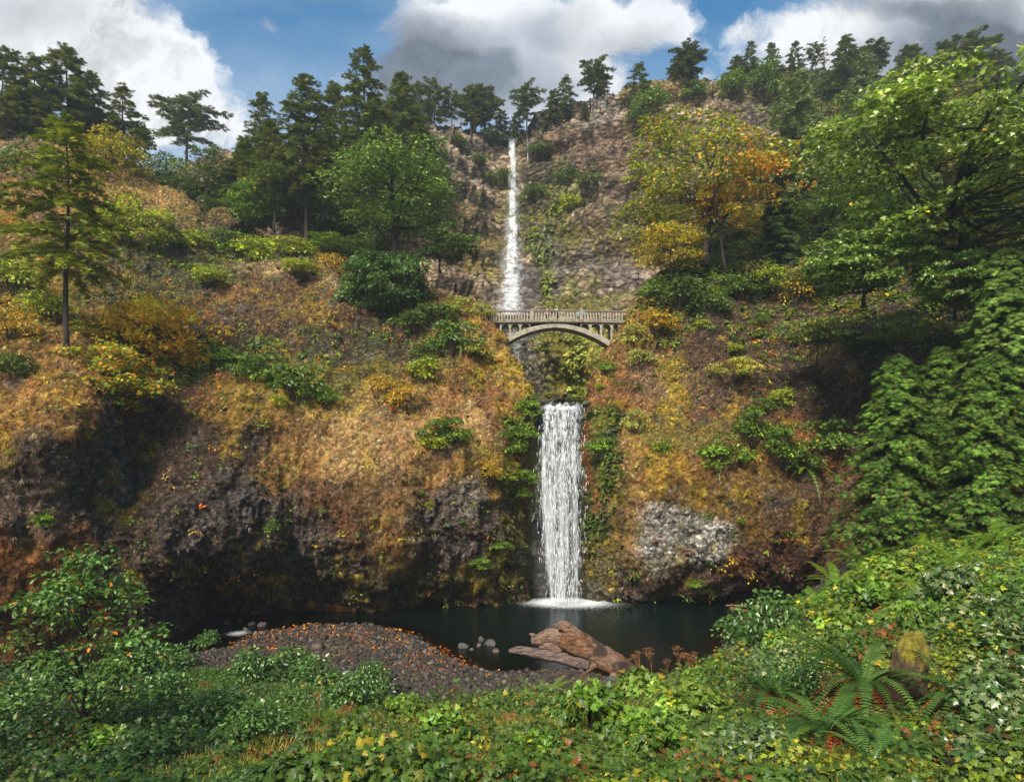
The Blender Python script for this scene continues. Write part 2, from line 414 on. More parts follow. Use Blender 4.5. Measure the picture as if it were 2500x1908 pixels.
def sheet(name, x0, xe, yb, yt, Df, nu, nv, disp, mat, colf, left_edge=False, back=(10, 1.6), toprows=(8, 5.0)):
    u = np.linspace(0, 1, nu); v = np.linspace(0, 1, nv)
    U, Vv = np.meshgrid(u, v)
    px = x0 + (1250 - x0) * U if not left_edge else 1450 + (x0 - 1450) * U
    for _ in range(4):
        py = yb(px) + (yt(px) - yb(px)) * Vv
        e = xe(py)
        px = x0 + (e - x0) * U if not left_edge else e + (x0 - e) * U
    D = Df(px, py)
    V = np.stack([(px - CX) / F * D, D, CH + (HY - py) / F * D], -1)
    # wrap the free edge and the crest back, away from the viewer, as rounded shoulders
    k = np.arange(1, back[0] + 1)
    if xe is not None and back[0] > 0:
        if not left_edge:
            ext = V[:, -1:, :] + np.stack([-(k * .12), k * back[1], k * .1], -1)[None]
            V = np.concatenate([V, ext], 1)
        else:
            ext = V[:, :1, :] + np.stack([(k * .12), k * back[1], k * .1], -1)[None]
            V = np.concatenate([ext[:, ::-1], V], 1)
    kt = np.arange(1, toprows[0] + 1)
    ext = V[-1:, :, :] + np.stack([kt * 0, kt * toprows[1], -kt * .25], -1)[:, None]
    V = np.concatenate([V, ext], 0)
    gu = np.gradient(V, axis=1); gv = np.gradient(V, axis=0)
    n = norm(np.cross(gv, gu)); 
    flip = (n * (V - np.array([0, 0, CH]))).sum(-1) > 0
    n = np.where(flip[..., None], -n, n)
    V2 = V + n * disp(V)[..., None]
    rows, cols = V.shape[:2]
    i = np.arange(rows - 1)[:, None] * cols; j = np.arange(cols - 1)[None]
    q = np.stack([i + j, i + j + 1, i + j + 1 + cols, i + j + cols], -1).reshape(-1, 4)
    if (np.cross(gu, gv)[rows // 2, cols // 2] * n[rows // 2, cols // 2]).sum() < 0: q = q[:, ::-1]
    o = mesh_np(name, V2.reshape(-1, 3), [q], mat, None, colf(V).reshape(-1, 3))
    return o, V2

def disp_cliff(V):
    s = V * np.array([1, 1, .8])
    big = fbm(s * .10, 4, 5) * 1.5
    mid = fbm(s * .38, 5, 9, .55, ridged=True) * .95
    fine = fbm(s * 1.3, 5, 21, .65, ridged=True) * .42
    return big + mid + fine
def disp_upper(V):
    z = V[..., 2] + 4 * fbm(V * .03, 3, 8)
    led = np.abs(((z / 9.0) % 1.0) - .5) * 2
    px, py = to_px(V)
    near = 1 - .85 * np.exp(-((px - 1250) / 55.0) ** 2)
    tier = (smooth(.25, .75, led) - .5) * 3.2
    col = fbm(V * np.array([.55, .3, .10]), 4, 14, .5, ridged=True) * 1.3
    blk = fbm(V * .28, 5, 31, .6, ridged=True) * 1.1
    return (tier + col + blk + fbm(V * .06, 3, 77) * 3.0) * near

LB = [(-300, 1640), (0, 1612), (200, 1582), (430, 1552), (500, 1512), (620, 1500), (860, 1490), (1100, 1476), (1285, 1468)]
_lb = interp(LB)
left_D = tps([(-300, 1640, 49), (0, 1610, 51), (200, 1580, 54), (430, 1550, 58), (500, 1500, 65.5), (620, 1500, 67.5), (760, 1490, 67.5), (860, 1490, 66.8), (1100, 1475, 69.5), (1285, 1468, 70.8),
    (560, 1440, 66), (560, 1395, 60.5), (700, 1440, 64.5), (700, 1395, 63),
    (-300, 1350, 47), (0, 1350, 48.5), (200, 1350, 51), (430, 1350, 54), (620, 1350, 59), (860, 1350, 62.8), (1100, 1350, 65.3), (1230, 1350, 67.5), (1285, 1350, 71.5),
    (-300, 1150, 48), (0, 1150, 48), (180, 1150, 50.5), (275, 1150, 55.5), (380, 1150, 56), (450, 1150, 56.2), (620, 1150, 59), (700, 1150, 62), (860, 1150, 62), (1000, 1150, 63), (1150, 1150, 65), (1240, 1150, 67.5), (1290, 1150, 72.5),
    (-300, 1000, 48.5), (0, 1000, 49), (200, 1000, 51), (280, 1020, 55.5), (420, 1000, 61), (560, 980, 62), (700, 1040, 63.5), (860, 1000, 66), (1050, 1000, 67.8), (1200, 1000, 69.5), (1310, 1000, 72.5),
    (0, 900, 52), (200, 920, 53), (420, 900, 65), (620, 900, 68), (860, 900, 71), (1050, 900, 72), (1200, 900, 74), (1275, 900, 76.5),
    (-300, 800, 54), (0, 800, 58), (200, 800, 63), (420, 800, 71), (620, 800, 75), (860, 800, 77), (1050, 800, 77), (1200, 800, 79),
    (0, 700, 64), (200, 700, 70), (420, 700, 77), (620, 700, 81), (860, 720, 82), (1050, 730, 82), (1190, 760, 82),
    (-300, 600, 66), (0, 600, 71), (200, 600, 78), (420, 600, 87), (620, 610, 97), (860, 640, 98), (1000, 680, 95),
    (0, 500, 80), (200, 500, 88), (420, 500, 100), (620, 560, 110), (0, 400, 92), (200, 400, 100), (350, 440, 110), (0, 310, 108), (200, 320, 115), (-300, 330, 104)], 500)
left_cols = [  # px, py, rx, ry, colour, strength
    (100, 600, 500, 300, GOLD, .55), (100, 750, 400, 200, OLIVE, .5), (300, 650, 260, 90, RUST, .7), (60, 980, 200, 120, GOLD, .7), (60, 900, 260, 60, RUST, .5),
    (80, 320, 130, 60, PINK, .8), (420, 480, 180, 70, GOLD, .8), (250, 430, 160, 120, YMOSS, .4),
    (560, 650, 330, 70, GREEN, .8), (760, 680, 200, 40, STRAW, .9), (560, 760, 280, 90, DK, .75), (780, 780, 230, 90, RUST, .7), (620, 740, 160, 50, GOLD, .4), (760, 760, 60, 60, YMOSS, .5),
    (980, 850, 260, 130, (.055, .045, .02), .85), (700, 870, 280, 70, (.07, .075, .025), .7), (420, 560, 260, 60, (.10, .10, .03), .7), (120, 720, 230, 70, OLIVE, .6), (330, 720, 180, 70, (.09, .07, .03), .6), (760, 720, 200, 60, (.11, .065, .03), .6), (600, 820, 200, 60, (.10, .06, .03), .6), (620, 900, 260, 50, GREEN, .8), (900, 930, 260, 60, OLIVE, .8), (1130, 900, 170, 130, GOLD, .8), (1180, 980, 130, 90, RUST, .6), (1240, 900, 60, 100, YMOSS, .5), (1060, 870, 90, 60, GREEN, .4),
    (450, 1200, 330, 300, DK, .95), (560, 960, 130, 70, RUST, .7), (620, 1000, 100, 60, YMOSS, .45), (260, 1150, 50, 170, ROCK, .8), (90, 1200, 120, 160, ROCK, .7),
    (700, 1040, 60, 200, RUST, .35), (800, 1080, 150, 140, GOLD, .85), (900, 1100, 190, 160, STRAW, .7), (760, 1000, 150, 60, YMOSS, .5), (860, 1310, 230, 150, (.15, .078, .035), .85), (820, 1400, 260, 80, (.11, .085, .07), .7), (960, 1240, 90, 90, (.20, .12, .05), .5), (990, 1330, 60, 120, GOLD, .7),
    (560, 1330, 260, 150, ROCK, .55), (330, 1400, 80, 180, DK, .9), (430, 1500, 100, 80, ROCK, .6), (600, 1200, 90, 70, ROCK, .5),
    (1120, 1100, 160, 100, GOLD, .85), (1160, 1060, 110, 50, STRAW, .6), (1200, 1180, 110, 110, YMOSS, .45), (1120, 1290, 130, 140, ROCK, .8), (1160, 1220, 60, 60, PALE, .25),
    (1050, 1450, 330, 50, DK, .6), (950, 1420, 300, 60, DKGREEN, .5), (1260, 1350, 45, 190, DKGREEN, .9), (1230, 1400, 60, 90, OLIVE, .6), (1270, 1180, 40, 150, OLIVE, .7), (1300, 1000, 50, 70, GREEN, .8),
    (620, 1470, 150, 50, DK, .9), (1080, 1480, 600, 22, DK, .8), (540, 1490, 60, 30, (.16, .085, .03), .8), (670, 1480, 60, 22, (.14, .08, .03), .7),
]
def left_colour(V):
    c = paint(V, RUST, left_cols)
    c = patchy(V, c, DK, .55, .12, .55, 41); c = patchy(V, c, YMOSS, .45, .30, .5, 43); c = patchy(V, c, ROCK, .8, .22, .5, 47)
    return c
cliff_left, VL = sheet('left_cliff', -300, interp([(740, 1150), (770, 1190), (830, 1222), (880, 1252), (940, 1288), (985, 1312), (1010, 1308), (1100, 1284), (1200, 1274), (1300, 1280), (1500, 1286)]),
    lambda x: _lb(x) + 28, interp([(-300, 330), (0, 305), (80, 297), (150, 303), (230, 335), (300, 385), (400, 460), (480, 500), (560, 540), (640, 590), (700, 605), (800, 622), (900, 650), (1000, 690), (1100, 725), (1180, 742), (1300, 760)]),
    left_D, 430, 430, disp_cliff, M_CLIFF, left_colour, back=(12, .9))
tag(cliff_left, 'mossy brown basalt cliff and golden slope left of the lower waterfall', 'cliff', kind='structure')

right_D = tps([(1445, 1458, 72.8), (1600, 1460, 73.5), (1800, 1470, 71.5), (1950, 1475, 70), (2300, 1475, 66), (2800, 1475, 60),
    (1445, 1400, 72.5), (1600, 1425, 68.0), (1800, 1430, 66.5), (1950, 1440, 66.5),
    (1445, 1330, 72.8), (1500, 1330, 69.5), (1600, 1330, 67.2), (1800, 1330, 65), (2000, 1330, 65), (2300, 1350, 62), (2800, 1350, 57),
    (1445, 1150, 74), (1500, 1150, 70), (1600, 1150, 66.5), (1800, 1150, 65.5), (2000, 1150, 66), (2300, 1150, 64), (2800, 1150, 59),
    (1440, 1000, 74.5), (1600, 1000, 72), (1800, 1000, 70.5), (2000, 1000, 69), (2300, 1000, 66.5), (2800, 1000, 61),
    (1490, 860, 79), (1600, 860, 77), (1800, 850, 75.5), (2000, 850, 73.5), (2300, 850, 70.5), (2800, 850, 65),
    (1560, 750, 83), (1700, 750, 82), (1900, 750, 80), (2100, 750, 77), (2400, 750, 73), (1600, 640, 92), (1800, 640, 90), (2000, 640, 86), (2300, 640, 81), (2800, 640, 74),
    (1650, 520, 110), (1800, 520, 106), (2000, 520, 101), (2300, 500, 96), (2800, 500, 88), (2000, 400, 118), (2300, 380, 112), (2800, 350, 105)], 500)
right_cols = [(2100, 500, 700, 190, (.045, .07, .018), .95), (1750, 640, 330, 110, (.05, .075, .02), .85), (2300, 760, 300, 160, (.035, .045, .018), .85),
    (1540, 880, 110, 170, GOLD, .8), (1500, 960, 70, 130, RUST, .5), (1700, 850, 160, 130, RUST, .8), (1660, 950, 150, 80, ROCK, .45), (1640, 870, 40, 120, YMOSS, .55), (1640, 1020, 40, 120, YMOSS, .5),
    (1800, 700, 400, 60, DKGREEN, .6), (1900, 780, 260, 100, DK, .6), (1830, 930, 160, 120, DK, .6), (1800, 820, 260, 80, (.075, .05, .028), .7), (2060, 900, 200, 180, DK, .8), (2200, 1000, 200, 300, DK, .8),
    (1620, 1100, 220, 70, GOLD, .7), (1760, 1170, 260, 80, RUST, .8), (1600, 1160, 100, 70, YMOSS, .5), (1850, 1250, 260, 120, (.20, .125, .03), .8), (2000, 1280, 130, 130, DK, .7), (1700, 1070, 200, 40, GREEN, .5),
    (1540, 1240, 60, 160, GOLD, .8), (1470, 1180, 35, 230, DKGREEN, .95), (1480, 1300, 60, 190, OLIVE, .7), (1455, 1350, 30, 180, DKGREEN, .9),
    (1685, 1315, 135, 115, (.60, .55, .47), .95), (1640, 1350, 60, 70, PALE, .7), (1560, 1400, 180, 55, (.12, .10, .04), .7), (1560, 1440, 160, 40, ROCK, .6), (1800, 1420, 220, 60, (.12, .05, .02), .8), (1720, 1440, 120, 22, ROCK, .7), (1950, 1380, 130, 90, (.10, .042, .018), .8),
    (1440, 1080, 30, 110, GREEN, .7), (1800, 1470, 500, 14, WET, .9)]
def right_colour(V):
    c = paint(V, RUST, right_cols, seed=13)
    c = patchy(V, c, DK, .5, .14, .5, 61); pl = smooth(.25, .4, c[..., 2]); c = c * (1 - pl[..., None] * (.45 * smooth(-.05, .2, fbm(V * 2.2, 4, 66)))[..., None]); c = patchy(V, c, YMOSS, .5, .32, .5, 63); c = patchy(V, c, ROCK, .9, .25, .5, 67)
    return c
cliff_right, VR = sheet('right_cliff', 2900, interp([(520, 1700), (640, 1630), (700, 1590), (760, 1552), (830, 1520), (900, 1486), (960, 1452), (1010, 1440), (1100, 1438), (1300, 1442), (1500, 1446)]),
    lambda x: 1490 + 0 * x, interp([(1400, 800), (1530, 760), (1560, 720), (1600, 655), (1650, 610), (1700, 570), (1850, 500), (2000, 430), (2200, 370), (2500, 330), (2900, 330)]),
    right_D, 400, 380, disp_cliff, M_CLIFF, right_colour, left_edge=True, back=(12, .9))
tag(cliff_right, 'rust and golden moss basalt cliff right of the lower waterfall', 'cliff', kind='structure')

upper_D = tps([(500, 1000, 112), (1000, 1000, 98), (1240, 1000, 92), (1370, 1000, 92), (1500, 1000, 91), (2000, 1000, 105), (2900, 1000, 105),
    (1240, 880, 97), (1370, 880, 95), (1500, 880, 92), (1215, 800, 103), (1350, 800, 98), (1500, 790, 95), (600, 700, 125), (1000, 740, 108), (1240, 745, 118), (1400, 740, 112), (1560, 730, 105),
    (1050, 650, 118), (1240, 650, 133), (1330, 640, 132), (1450, 690, 118), (1580, 650, 116), (1050, 560, 130), (1240, 560, 148), (1330, 560, 145), (1450, 540, 134), (1600, 560, 126),
    (1050, 440, 145), (1240, 440, 160), (1330, 430, 157), (1450, 420, 148), (1650, 420, 140), (800, 500, 138), (700, 400, 150), (600, 420, 155), (1000, 325, 160), (1245, 340, 170), (1330, 300, 163), (1450, 265, 160), (1700, 210, 162),
    (2100, 190, 175), (2500, 235, 172), (2100, 330, 145), (2500, 400, 128), (2900, 300, 165), (2000, 700, 115), (2700, 700, 110), (400, 450, 160)], 500)
upper_cols = [(1345, 560, 60, 120, (.17, .19, .035), .75), (1320, 690, 70, 80, (.15, .125, .105), .8), (1460, 350, 190, 110, (.36, .235, .135), .7), (1080, 480, 130, 200, (.40, .30, .20), .8), (1080, 600, 160, 90, GOLD, .5), (1130, 540, 120, 60, STRAW, .6), (1200, 560, 60, 90, OLIVE, .7), (1180, 640, 90, 60, OLIVE, .7), (1130, 700, 160, 40, TAN, .7),
    (1450, 360, 150, 90, (.27, .17, .105), .8), (1340, 300, 60, 30, PINK, .7), (1480, 280, 90, 25, PINK, .7), (1640, 260, 110, 50, TAN, .7), (1700, 220, 160, 30, GOLD, .6), (1480, 300, 60, 18, PALE, .6), (1650, 268, 60, 20, PALE, .6),
    (1320, 420, 60, 90, DKGREEN, .6), (1300, 480, 40, 120, DKGREEN, .75), (1440, 440, 130, 30, DKGREEN, .7), (1540, 430, 110, 20, YMOSS, .5), (1380, 510, 120, 60, LIME, .5), (1290, 540, 70, 70, (.12, .12, .03), .8),
    (1400, 560, 110, 60, OLIVE, .7), (1500, 520, 110, 60, (.33, .23, .13), .7), (1330, 620, 60, 50, (.10, .10, .05), .8), (1320, 610, 25, 60, LIME, .4), (1470, 610, 130, 35, OLIVE, .6), (1440, 660, 130, 45, (.21, .17, .125), .95), (1540, 690, 60, 30, (.36, .28, .22), .95),
    (1290, 700, 50, 70, (.20, .165, .14), .85), (1335, 700, 16, 50, (.22, .26, .03), .85), (1450, 745, 130, 35, LIME, .6), (1400, 790, 120, 50, OLIVE, .8), (1300, 880, 45, 150, (.28, .25, .24), .75), (1345, 940, 25, 60, DKGREEN, .8), (1420, 880, 90, 110, (.42, .36, .07), .9), (1380, 850, 60, 60, (.20, .24, .04), .7),
    (1470, 900, 30, 110, LIME, .5), (1340, 840, 40, 50, OLIVE, .8), (1290, 820, 35, 60, ROCK, .7), (1400, 965, 90, 30, OLIVE, .9), (1235, 850, 45, 150, (.3, .3, .28), .6), (1180, 760, 60, 100, TAN, .5), (1430, 960, 60, 40, LIME, .4),
    (2250, 280, 500, 120, (.07, .11, .035), .95)]
def upper_colour(V):
    c = paint(V, TAN, upper_cols, warp=30, seed=23)
    c = patchy(V * np.array([1, 1, 2.2]), c, (.12, .08, .05), .14, .06, .7, 71, .06); c = patchy(V, c, OLIVE, .10, .22, .6, 73); c = patchy(V, c, (.50, .42, .34), .5, .34, .5, 79); c = patchy(V, c, DKGREEN, .13, .30, .6, 83)
    return c
cliff_upper, VU = sheet('upper_cliff', 350, interp([(0, 2950), (1100, 2950)]), lambda x: 1015 + 0 * x,
    interp([(350, 470), (500, 430), (620, 380), (800, 350), (1030, 327), (1100, 320), (1180, 328), (1232, 342), (1266, 342), (1292, 315), (1330, 292), (1450, 264), (1560, 242), (1700, 207), (1800, 197), (1900, 192), (2100, 187), (2300, 192), (2500, 235), (2950, 300)]),
    upper_D, 760, 380, disp_upper, M_FARCLIFF, upper_colour, back=(0, 1), toprows=(8, 6))
tag(cliff_upper, 'tall tan basalt cliff with mossy ledges behind the stone bridge', 'cliff', kind='structure')

# headwall: the wet rock behind the lower fall and the stream bed above it
head_D = tps([(1200, 1500, 74), (1370, 1500, 73.5), (1540, 1500, 74.5), (1200, 1250, 74), (1370, 1250, 73), (1540, 1250, 74.5), (1200, 1100, 74.5), (1370, 1100, 73.4), (1540, 1100, 75), (1200, 1000, 76), (1370, 1000, 74.3), (1540, 1000, 76)], 300)
def disp_head(V): return fbm(V * np.array([.9, .9, .35]), 5, 101, .55, ridged=True) * .35 + fbm(V * 2.2, 3, 103) * .12
def head_colour(V):
    c = paint(V, (.028, .026, .024), [(1250, 1250, 60, 400, DKGREEN, .8), (1300, 1150, 30, 120, OLIVE, .6), (1455, 1200, 40, 260, DKGREEN, .9), (1270, 1250, 30, 300, OLIVE, .35)], warp=12, seed=33)
    return patchy(V, c, (.10, .09, .085), 1.2, .18, .7, 107)
headwall, VH = sheet('headwall_cliff', 1190, interp([(0, 1550), (2000, 1550)]), lambda x: 1500 + 0 * x, interp([(1190, 972), (1300, 985), (1370, 988), (1430, 986), (1550, 970)]),
    head_D, 130, 200, disp_head, M_STONE, head_colour, back=(0, 1), toprows=(14, 1.6))
tag(headwall, 'wet black rock wall behind the lower waterfall with stream bed on top', 'cliff', kind='structure')

# ------------------------------------------------------------------ near ground: bank, gravel bar, pool bed
def WP(px, py): 
    D = F * CH / (py - HY); return ((px - CX) / F * D, D)
ctrl = []
def gp(px, py, D): p = P(px, py, D); ctrl.append((p[0], p[1], p[2]))
for q in [(1250, 1908, 16), (600, 1908, 16.5), (0, 1908, 17), (1900, 1908, 15.5), (2500, 1880, 14), (1250, 1811, 22), (600, 1811, 22), (0, 1790, 24), (1800, 1780, 22), (2200, 1720, 20), (2500, 1700, 19),
          (1250, 1741, 31), (600, 1740, 31), (0, 1700, 34), (1700, 1700, 32), (2100, 1560, 30), (2400, 1480, 28), (2700, 1400, 28), (300, 1680, 38), (500, 1650, 43), (-300, 1700, 32),
          (1250, 1700, 42), (900, 1690, 42.5), (1600, 1655, 43), (2000, 1500, 42), (2200, 1400, 42), (2500, 1320, 40), (2800, 1250, 42), (1830, 1530, 56), (2000, 1430, 55), (2160, 1310, 54), (2400, 1270, 50), (2700, 1200, 55), (2300, 1230, 66), (2050, 1400, 66), (1980, 1440, 66)]:
    gp(*q)
ctrl += [(-45, 50, 3), (-25, 50, .3), (-60, 30, 8), (-12, 46, .5), (0, 46, .4), (0, 6, 12), (-25, 6, 12.5), (30, 6, 13), (60, 20, 22), (60, 60, 26), (-60, 6, 14), (0, -10, 14.5), (40, -10, 16), (-40, -10, 15)]
bank_f = tps(ctrl, 30)
shore = [WP(*p) for p in [(-300, 1655), (0, 1655), (200, 1650), (330, 1640), (430, 1606), (560, 1582), (640, 1545), (760, 1528), (900, 1524), (1000, 1552), (1080, 1598), (1130, 1625), (1180, 1640), (1250, 1646), (1330, 1640), (1420, 1640), (1500, 1660), (1560, 1668), (1640, 1650),
                          (1720, 1628), (1770, 1590), (1775, 1545), (1810, 1512), (1880, 1488), (1990, 1474)]] + [(32, 72), (32, 95), (-70, 95), (-70, 50)]
shore = np.array(shore)
def sdist(x, y):
    """signed distance to the shore, negative in the water"""
    d = np.full(x.shape, 1e9); inside = np.zeros(x.shape, bool)
    n = len(shore)
    for i in range(n):
        a, b = shore[i], shore[(i + 1) % n]
        e = b - a; t = np.clip(((x - a[0]) * e[0] + (y - a[1]) * e[1]) / (e @ e), 0, 1)
        d = np.minimum(d, np.hypot(x - a[0] - t * e[0], y - a[1] - t * e[1]))
        c = ((a[1] > y) != (b[1] > y)) & (x < (b[0] - a[0]) * (y - a[1]) / (b[1] - a[1] + 1e-12) + a[0])
        inside ^= c
    return np.where(inside, -d, d)
gx = np.concatenate([np.linspace(-75, -32, 60, False), np.linspace(-32, 34, 420, False), np.linspace(34, 75, 60)])
gy = np.concatenate([np.linspace(-12, 10, 20, False), np.linspace(10, 62, 380, False), np.linspace(62, 90, 50)])
GX, GY = np.meshgrid(gx, gy)
def ground_z(x, y):
    s = sdist(x, y)
    b = bank_f(x, y)
    p3 = np.stack([x, y, 0 * x], -1)
    # the bar stays low near the water, the bank takes over further from it
    bar = .05 + .05 * np.clip(s, 0, 3) + .07 * fbm(p3 * .9, 4, 3)
    w = smooth(2.5, 8.0, s + .8 * fbm(p3 * .3, 3, 5))
    low = np.where(s > 0, bar + (np.maximum(b, bar) - bar) * w, np.maximum(-.02 - .22 * (-s), -1.6) + .05 * fbm(p3 * 1.1, 3, 9))
    return low + .16 * fbm(p3 * .5, 4, 15) * smooth(3, 8, s) + .05 * fbm(p3 * 2.5, 3, 19)
GZ = ground_z(GX, GY)
G3 = np.stack([GX, GY, GZ], -1)
sg = sdist(GX, GY)
def ground_colour(V, s):
    c = np.broadcast_to(np.array((.045, .036, .030)), V.shape).copy()
    c = patchy(V, c, (.075, .062, .055), .8, .2, .6, 91)
    soil = np.array((.085, .055, .025)); w = smooth(2.5, 5.5, s + 1.2 * fbm(V * .35, 4, 6))
    c = c + (soil - c) * w[..., None]
    c2 = patchy(V, c, (.22, .14, .05), .3, .05, .7, 93); c = c + (c2 - c) * w[..., None]
    c2 = patchy(V, c, (.05, .085, .02), .3, .10, .8, 95); c = c + (c2 - c) * w[..., None]
    bed = np.array((.075, .042, .022)); c = np.where((s < 0)[..., None], bed * (1 + .35 * fbm(V * 1.3, 4, 8))[..., None], c)
    return c
rows, cols = GX.shape
i = np.arange(rows - 1)[:, None] * cols; j = np.arange(cols - 1)[None]
q = np.stack([i + j, i + j + 1, i + j + 1 + cols, i + j + cols], -1).reshape(-1, 4)
ground = mesh_np('ground', G3.reshape(-1, 3), [q], M_SOIL, None, ground_colour(G3, sg).reshape(-1, 3))
tag(ground, 'sloping bank, dark gravel bar and bed of the plunge pool', 'ground', kind='structure')

# wide land under everything out to the horizon, behind the camera and beyond the crests
bm = bmesh.new()
R1, R2 = 76.0, 1500.0
ring = []
for r, z in ((3, -30), (300, -34), (600, -45)):
    ring.append([bm.verts.new((r * math.cos(k * math.pi / 24), r * math.sin(k * math.pi / 24) + 60, z)) for k in range(48)])
for a in range(2):
    for k in range(48):
        bm.faces.new((ring[a][k], ring[a + 1][k], ring[a + 1][(k + 1) % 48], ring[a][(k + 1) % 48]))
bm.faces.new(ring[0])
me = bpy.data.meshes.new('terrain'); bm.to_mesh(me); bm.free()
me.materials.append(rough_material('valley_floor', scale=.05, tint=False, base=(.05, .07, .025)))
terrain = link(bpy.data.objects.new('terrain', me)); tag(terrain, 'low valley floor stretching away around the falls', 'terrain', kind='structure')

dg = bpy.context.evaluated_depsgraph_get()
BV = {o.name: BVHTree.FromObject(o, dg) for o in (cliff_left, cliff_right, cliff_upper, headwall, ground)}
ORIG = Vector((0, 0, CH))
def pick(px, py, only=None):
    d = Vector(((px - CX) / F, 1.0, (HY - py) / F)).normalized()
    best = None
    for k, b in BV.items():
        if only and k != only: continue
        h = b.ray_cast(ORIG, d)
        if h[0] is not None and (best is None or h[3] < best[1]): best = (h[0], h[3], h[1], k)
    return best
def at(px, py, D=60, only=None):
    h = pick(px, py, only)
    return np.array(h[0]) if h else P(px, py, D)

# ------------------------------------------------------------------ pool and falls
def water_material():
    m, nt, b, L = new_mat('pool_water')
    tc = _n(nt, 'ShaderNodeTexCoord')
    at_ = _n(nt, 'ShaderNodeAttribute', attribute_name='tint')
    sp = _n(nt, 'ShaderNodeSeparateColor'); L(at_.outputs['Color'], sp.inputs[0])
    n1 = _n(nt, 'ShaderNodeTexNoise'); n1.inputs['Scale'].default_value = 1.6; n1.inputs['Detail'].default_value = 5; n1.inputs['Distortion'].default_value = .6
    mp = _n(nt, 'ShaderNodeMapping'); mp.inputs['Scale'].default_value = (.8, 2.0, 1); L(tc.outputs['Object'], mp.inputs[0]); L(mp.outputs[0], n1.inputs['Vector'])
    bp = _n(nt, 'ShaderNodeBump'); bp.inputs['Strength'].default_value = .55; bp.inputs['Distance'].default_value = .10; L(n1.outputs[0], bp.inputs['Height'])
    cr = _n(nt, 'ShaderNodeMix', data_type='RGBA'); L(sp.outputs[1], cr.inputs[0])
    cr.inputs[6].default_value = (.002, .003, .0022, 1); cr.inputs[7].default_value = (.003, .009, .0075, 1)
    # foam: churned white water where the falls land, and white flecks painted as ripple glints
    vo = _n(nt, 'ShaderNodeTexNoise'); vo.inputs['Scale'].default_value = 5; vo.inputs['Detail'].default_value = 8; vo.inputs['Roughness'].default_value = .75
    mp2 = _n(nt, 'ShaderNodeMapping'); mp2.inputs['Scale'].default_value = (.55, 1.5, 1); L(tc.outputs['Object'], mp2.inputs[0]); L(mp2.outputs[0], vo.inputs['Vector'])
    fa = _n(nt, 'ShaderNodeMath', operation='ADD'); L(vo.outputs[0], fa.inputs[0]); L(sp.outputs[0], fa.inputs[1])
    fr = _n(nt, 'ShaderNodeMapRange'); fr.inputs[1].default_value = .72; fr.inputs[2].default_value = 1.02; L(fa.outputs[0], fr.inputs[0])
    mx = _n(nt, 'ShaderNodeMix', data_type='RGBA'); L(fr.outputs[0], mx.inputs[0]); L(cr.outputs[2], mx.inputs[6]); mx.inputs[7].default_value = (.82, .86, .86, 1)
    L(mx.outputs[2], b.inputs['Base Color']); L(bp.outputs[0], b.inputs['Normal'])
    b.inputs['Roughness'].default_value = .07; b.inputs['IOR'].default_value = 1.33
    # shallows let the brown bed through
    tr = _n(nt, 'ShaderNodeBsdfTransparent'); tr.inputs[0].default_value = (.62, .48, .34, 1)
    gl = _n(nt, 'ShaderNodeBsdfGlossy'); gl.inputs['Roughness'].default_value = .06; L(bp.outputs[0], gl.inputs['Normal'])
    fn = _n(nt, 'ShaderNodeFresnel'); fn.inputs['IOR'].default_value = 1.33; L(bp.outputs[0], fn.inputs['Normal'])
    ms = _n(nt, 'ShaderNodeMixShader'); L(fn.outputs[0], ms.inputs[0]); L(tr.outputs[0], ms.inputs[1]); L(gl.outputs[0], ms.inputs[2])
    m2 = _n(nt, 'ShaderNodeMixShader'); L(sp.outputs[2], m2.inputs[0]); L(b.outputs[0], m2.inputs[1]); L(ms.outputs[0], m2.inputs[2])
    L(m2.outputs[0], nt.nodes['Material Output'].inputs[0])
    return m
wx = np.linspace(-75, 34, 330); wy = np.linspace(40, 94, 220)
X, Y = np.meshgrid(wx, wy); sw = -sdist(X, Y)
fx, fy = WP(1385, 1468)
fd = np.hypot((X - fx) / 3.0, (Y - fy + .2) / 1.5)
foam_glint = .60 * np.exp(-(fd ** 2) * .42) + .16 * np.exp(-(np.hypot((X - fx - 3) / 10, (Y - fy + 6) / 9) ** 2))  # wide second term whitens the pool with painted ripple highlights
rx, ry = WP(585, 1545)
foam_glint = np.maximum(foam_glint, .42 * np.exp(-(np.hypot((X - rx) / 1.3, (Y - ry) / 1.2) ** 2)))
teal = np.exp(-(np.hypot((X - fx - 2) / 15, (Y - fy + 8) / 9) ** 2))
shal = 1 - smooth(.3, 3.2, sw + .7 * fbm(np.stack([X, Y, 0 * X], -1) * .4, 3, 2))
rows, cols = X.shape
i = np.arange(rows - 1)[:, None] * cols; j = np.arange(cols - 1)[None]
q = np.stack([i + j, i + j + 1, i + j + 1 + cols, i + j + cols], -1).reshape(-1, 4)
pool = mesh_np('water', np.stack([X, Y, 0 * X + .0], -1).reshape(-1, 3), [q], water_material(), None, np.stack([foam_glint, teal, shal * .9], -1).reshape(-1, 3))
tag(pool, 'dark teal plunge pool below the lower waterfall and its outlet creek', 'water', kind='structure')

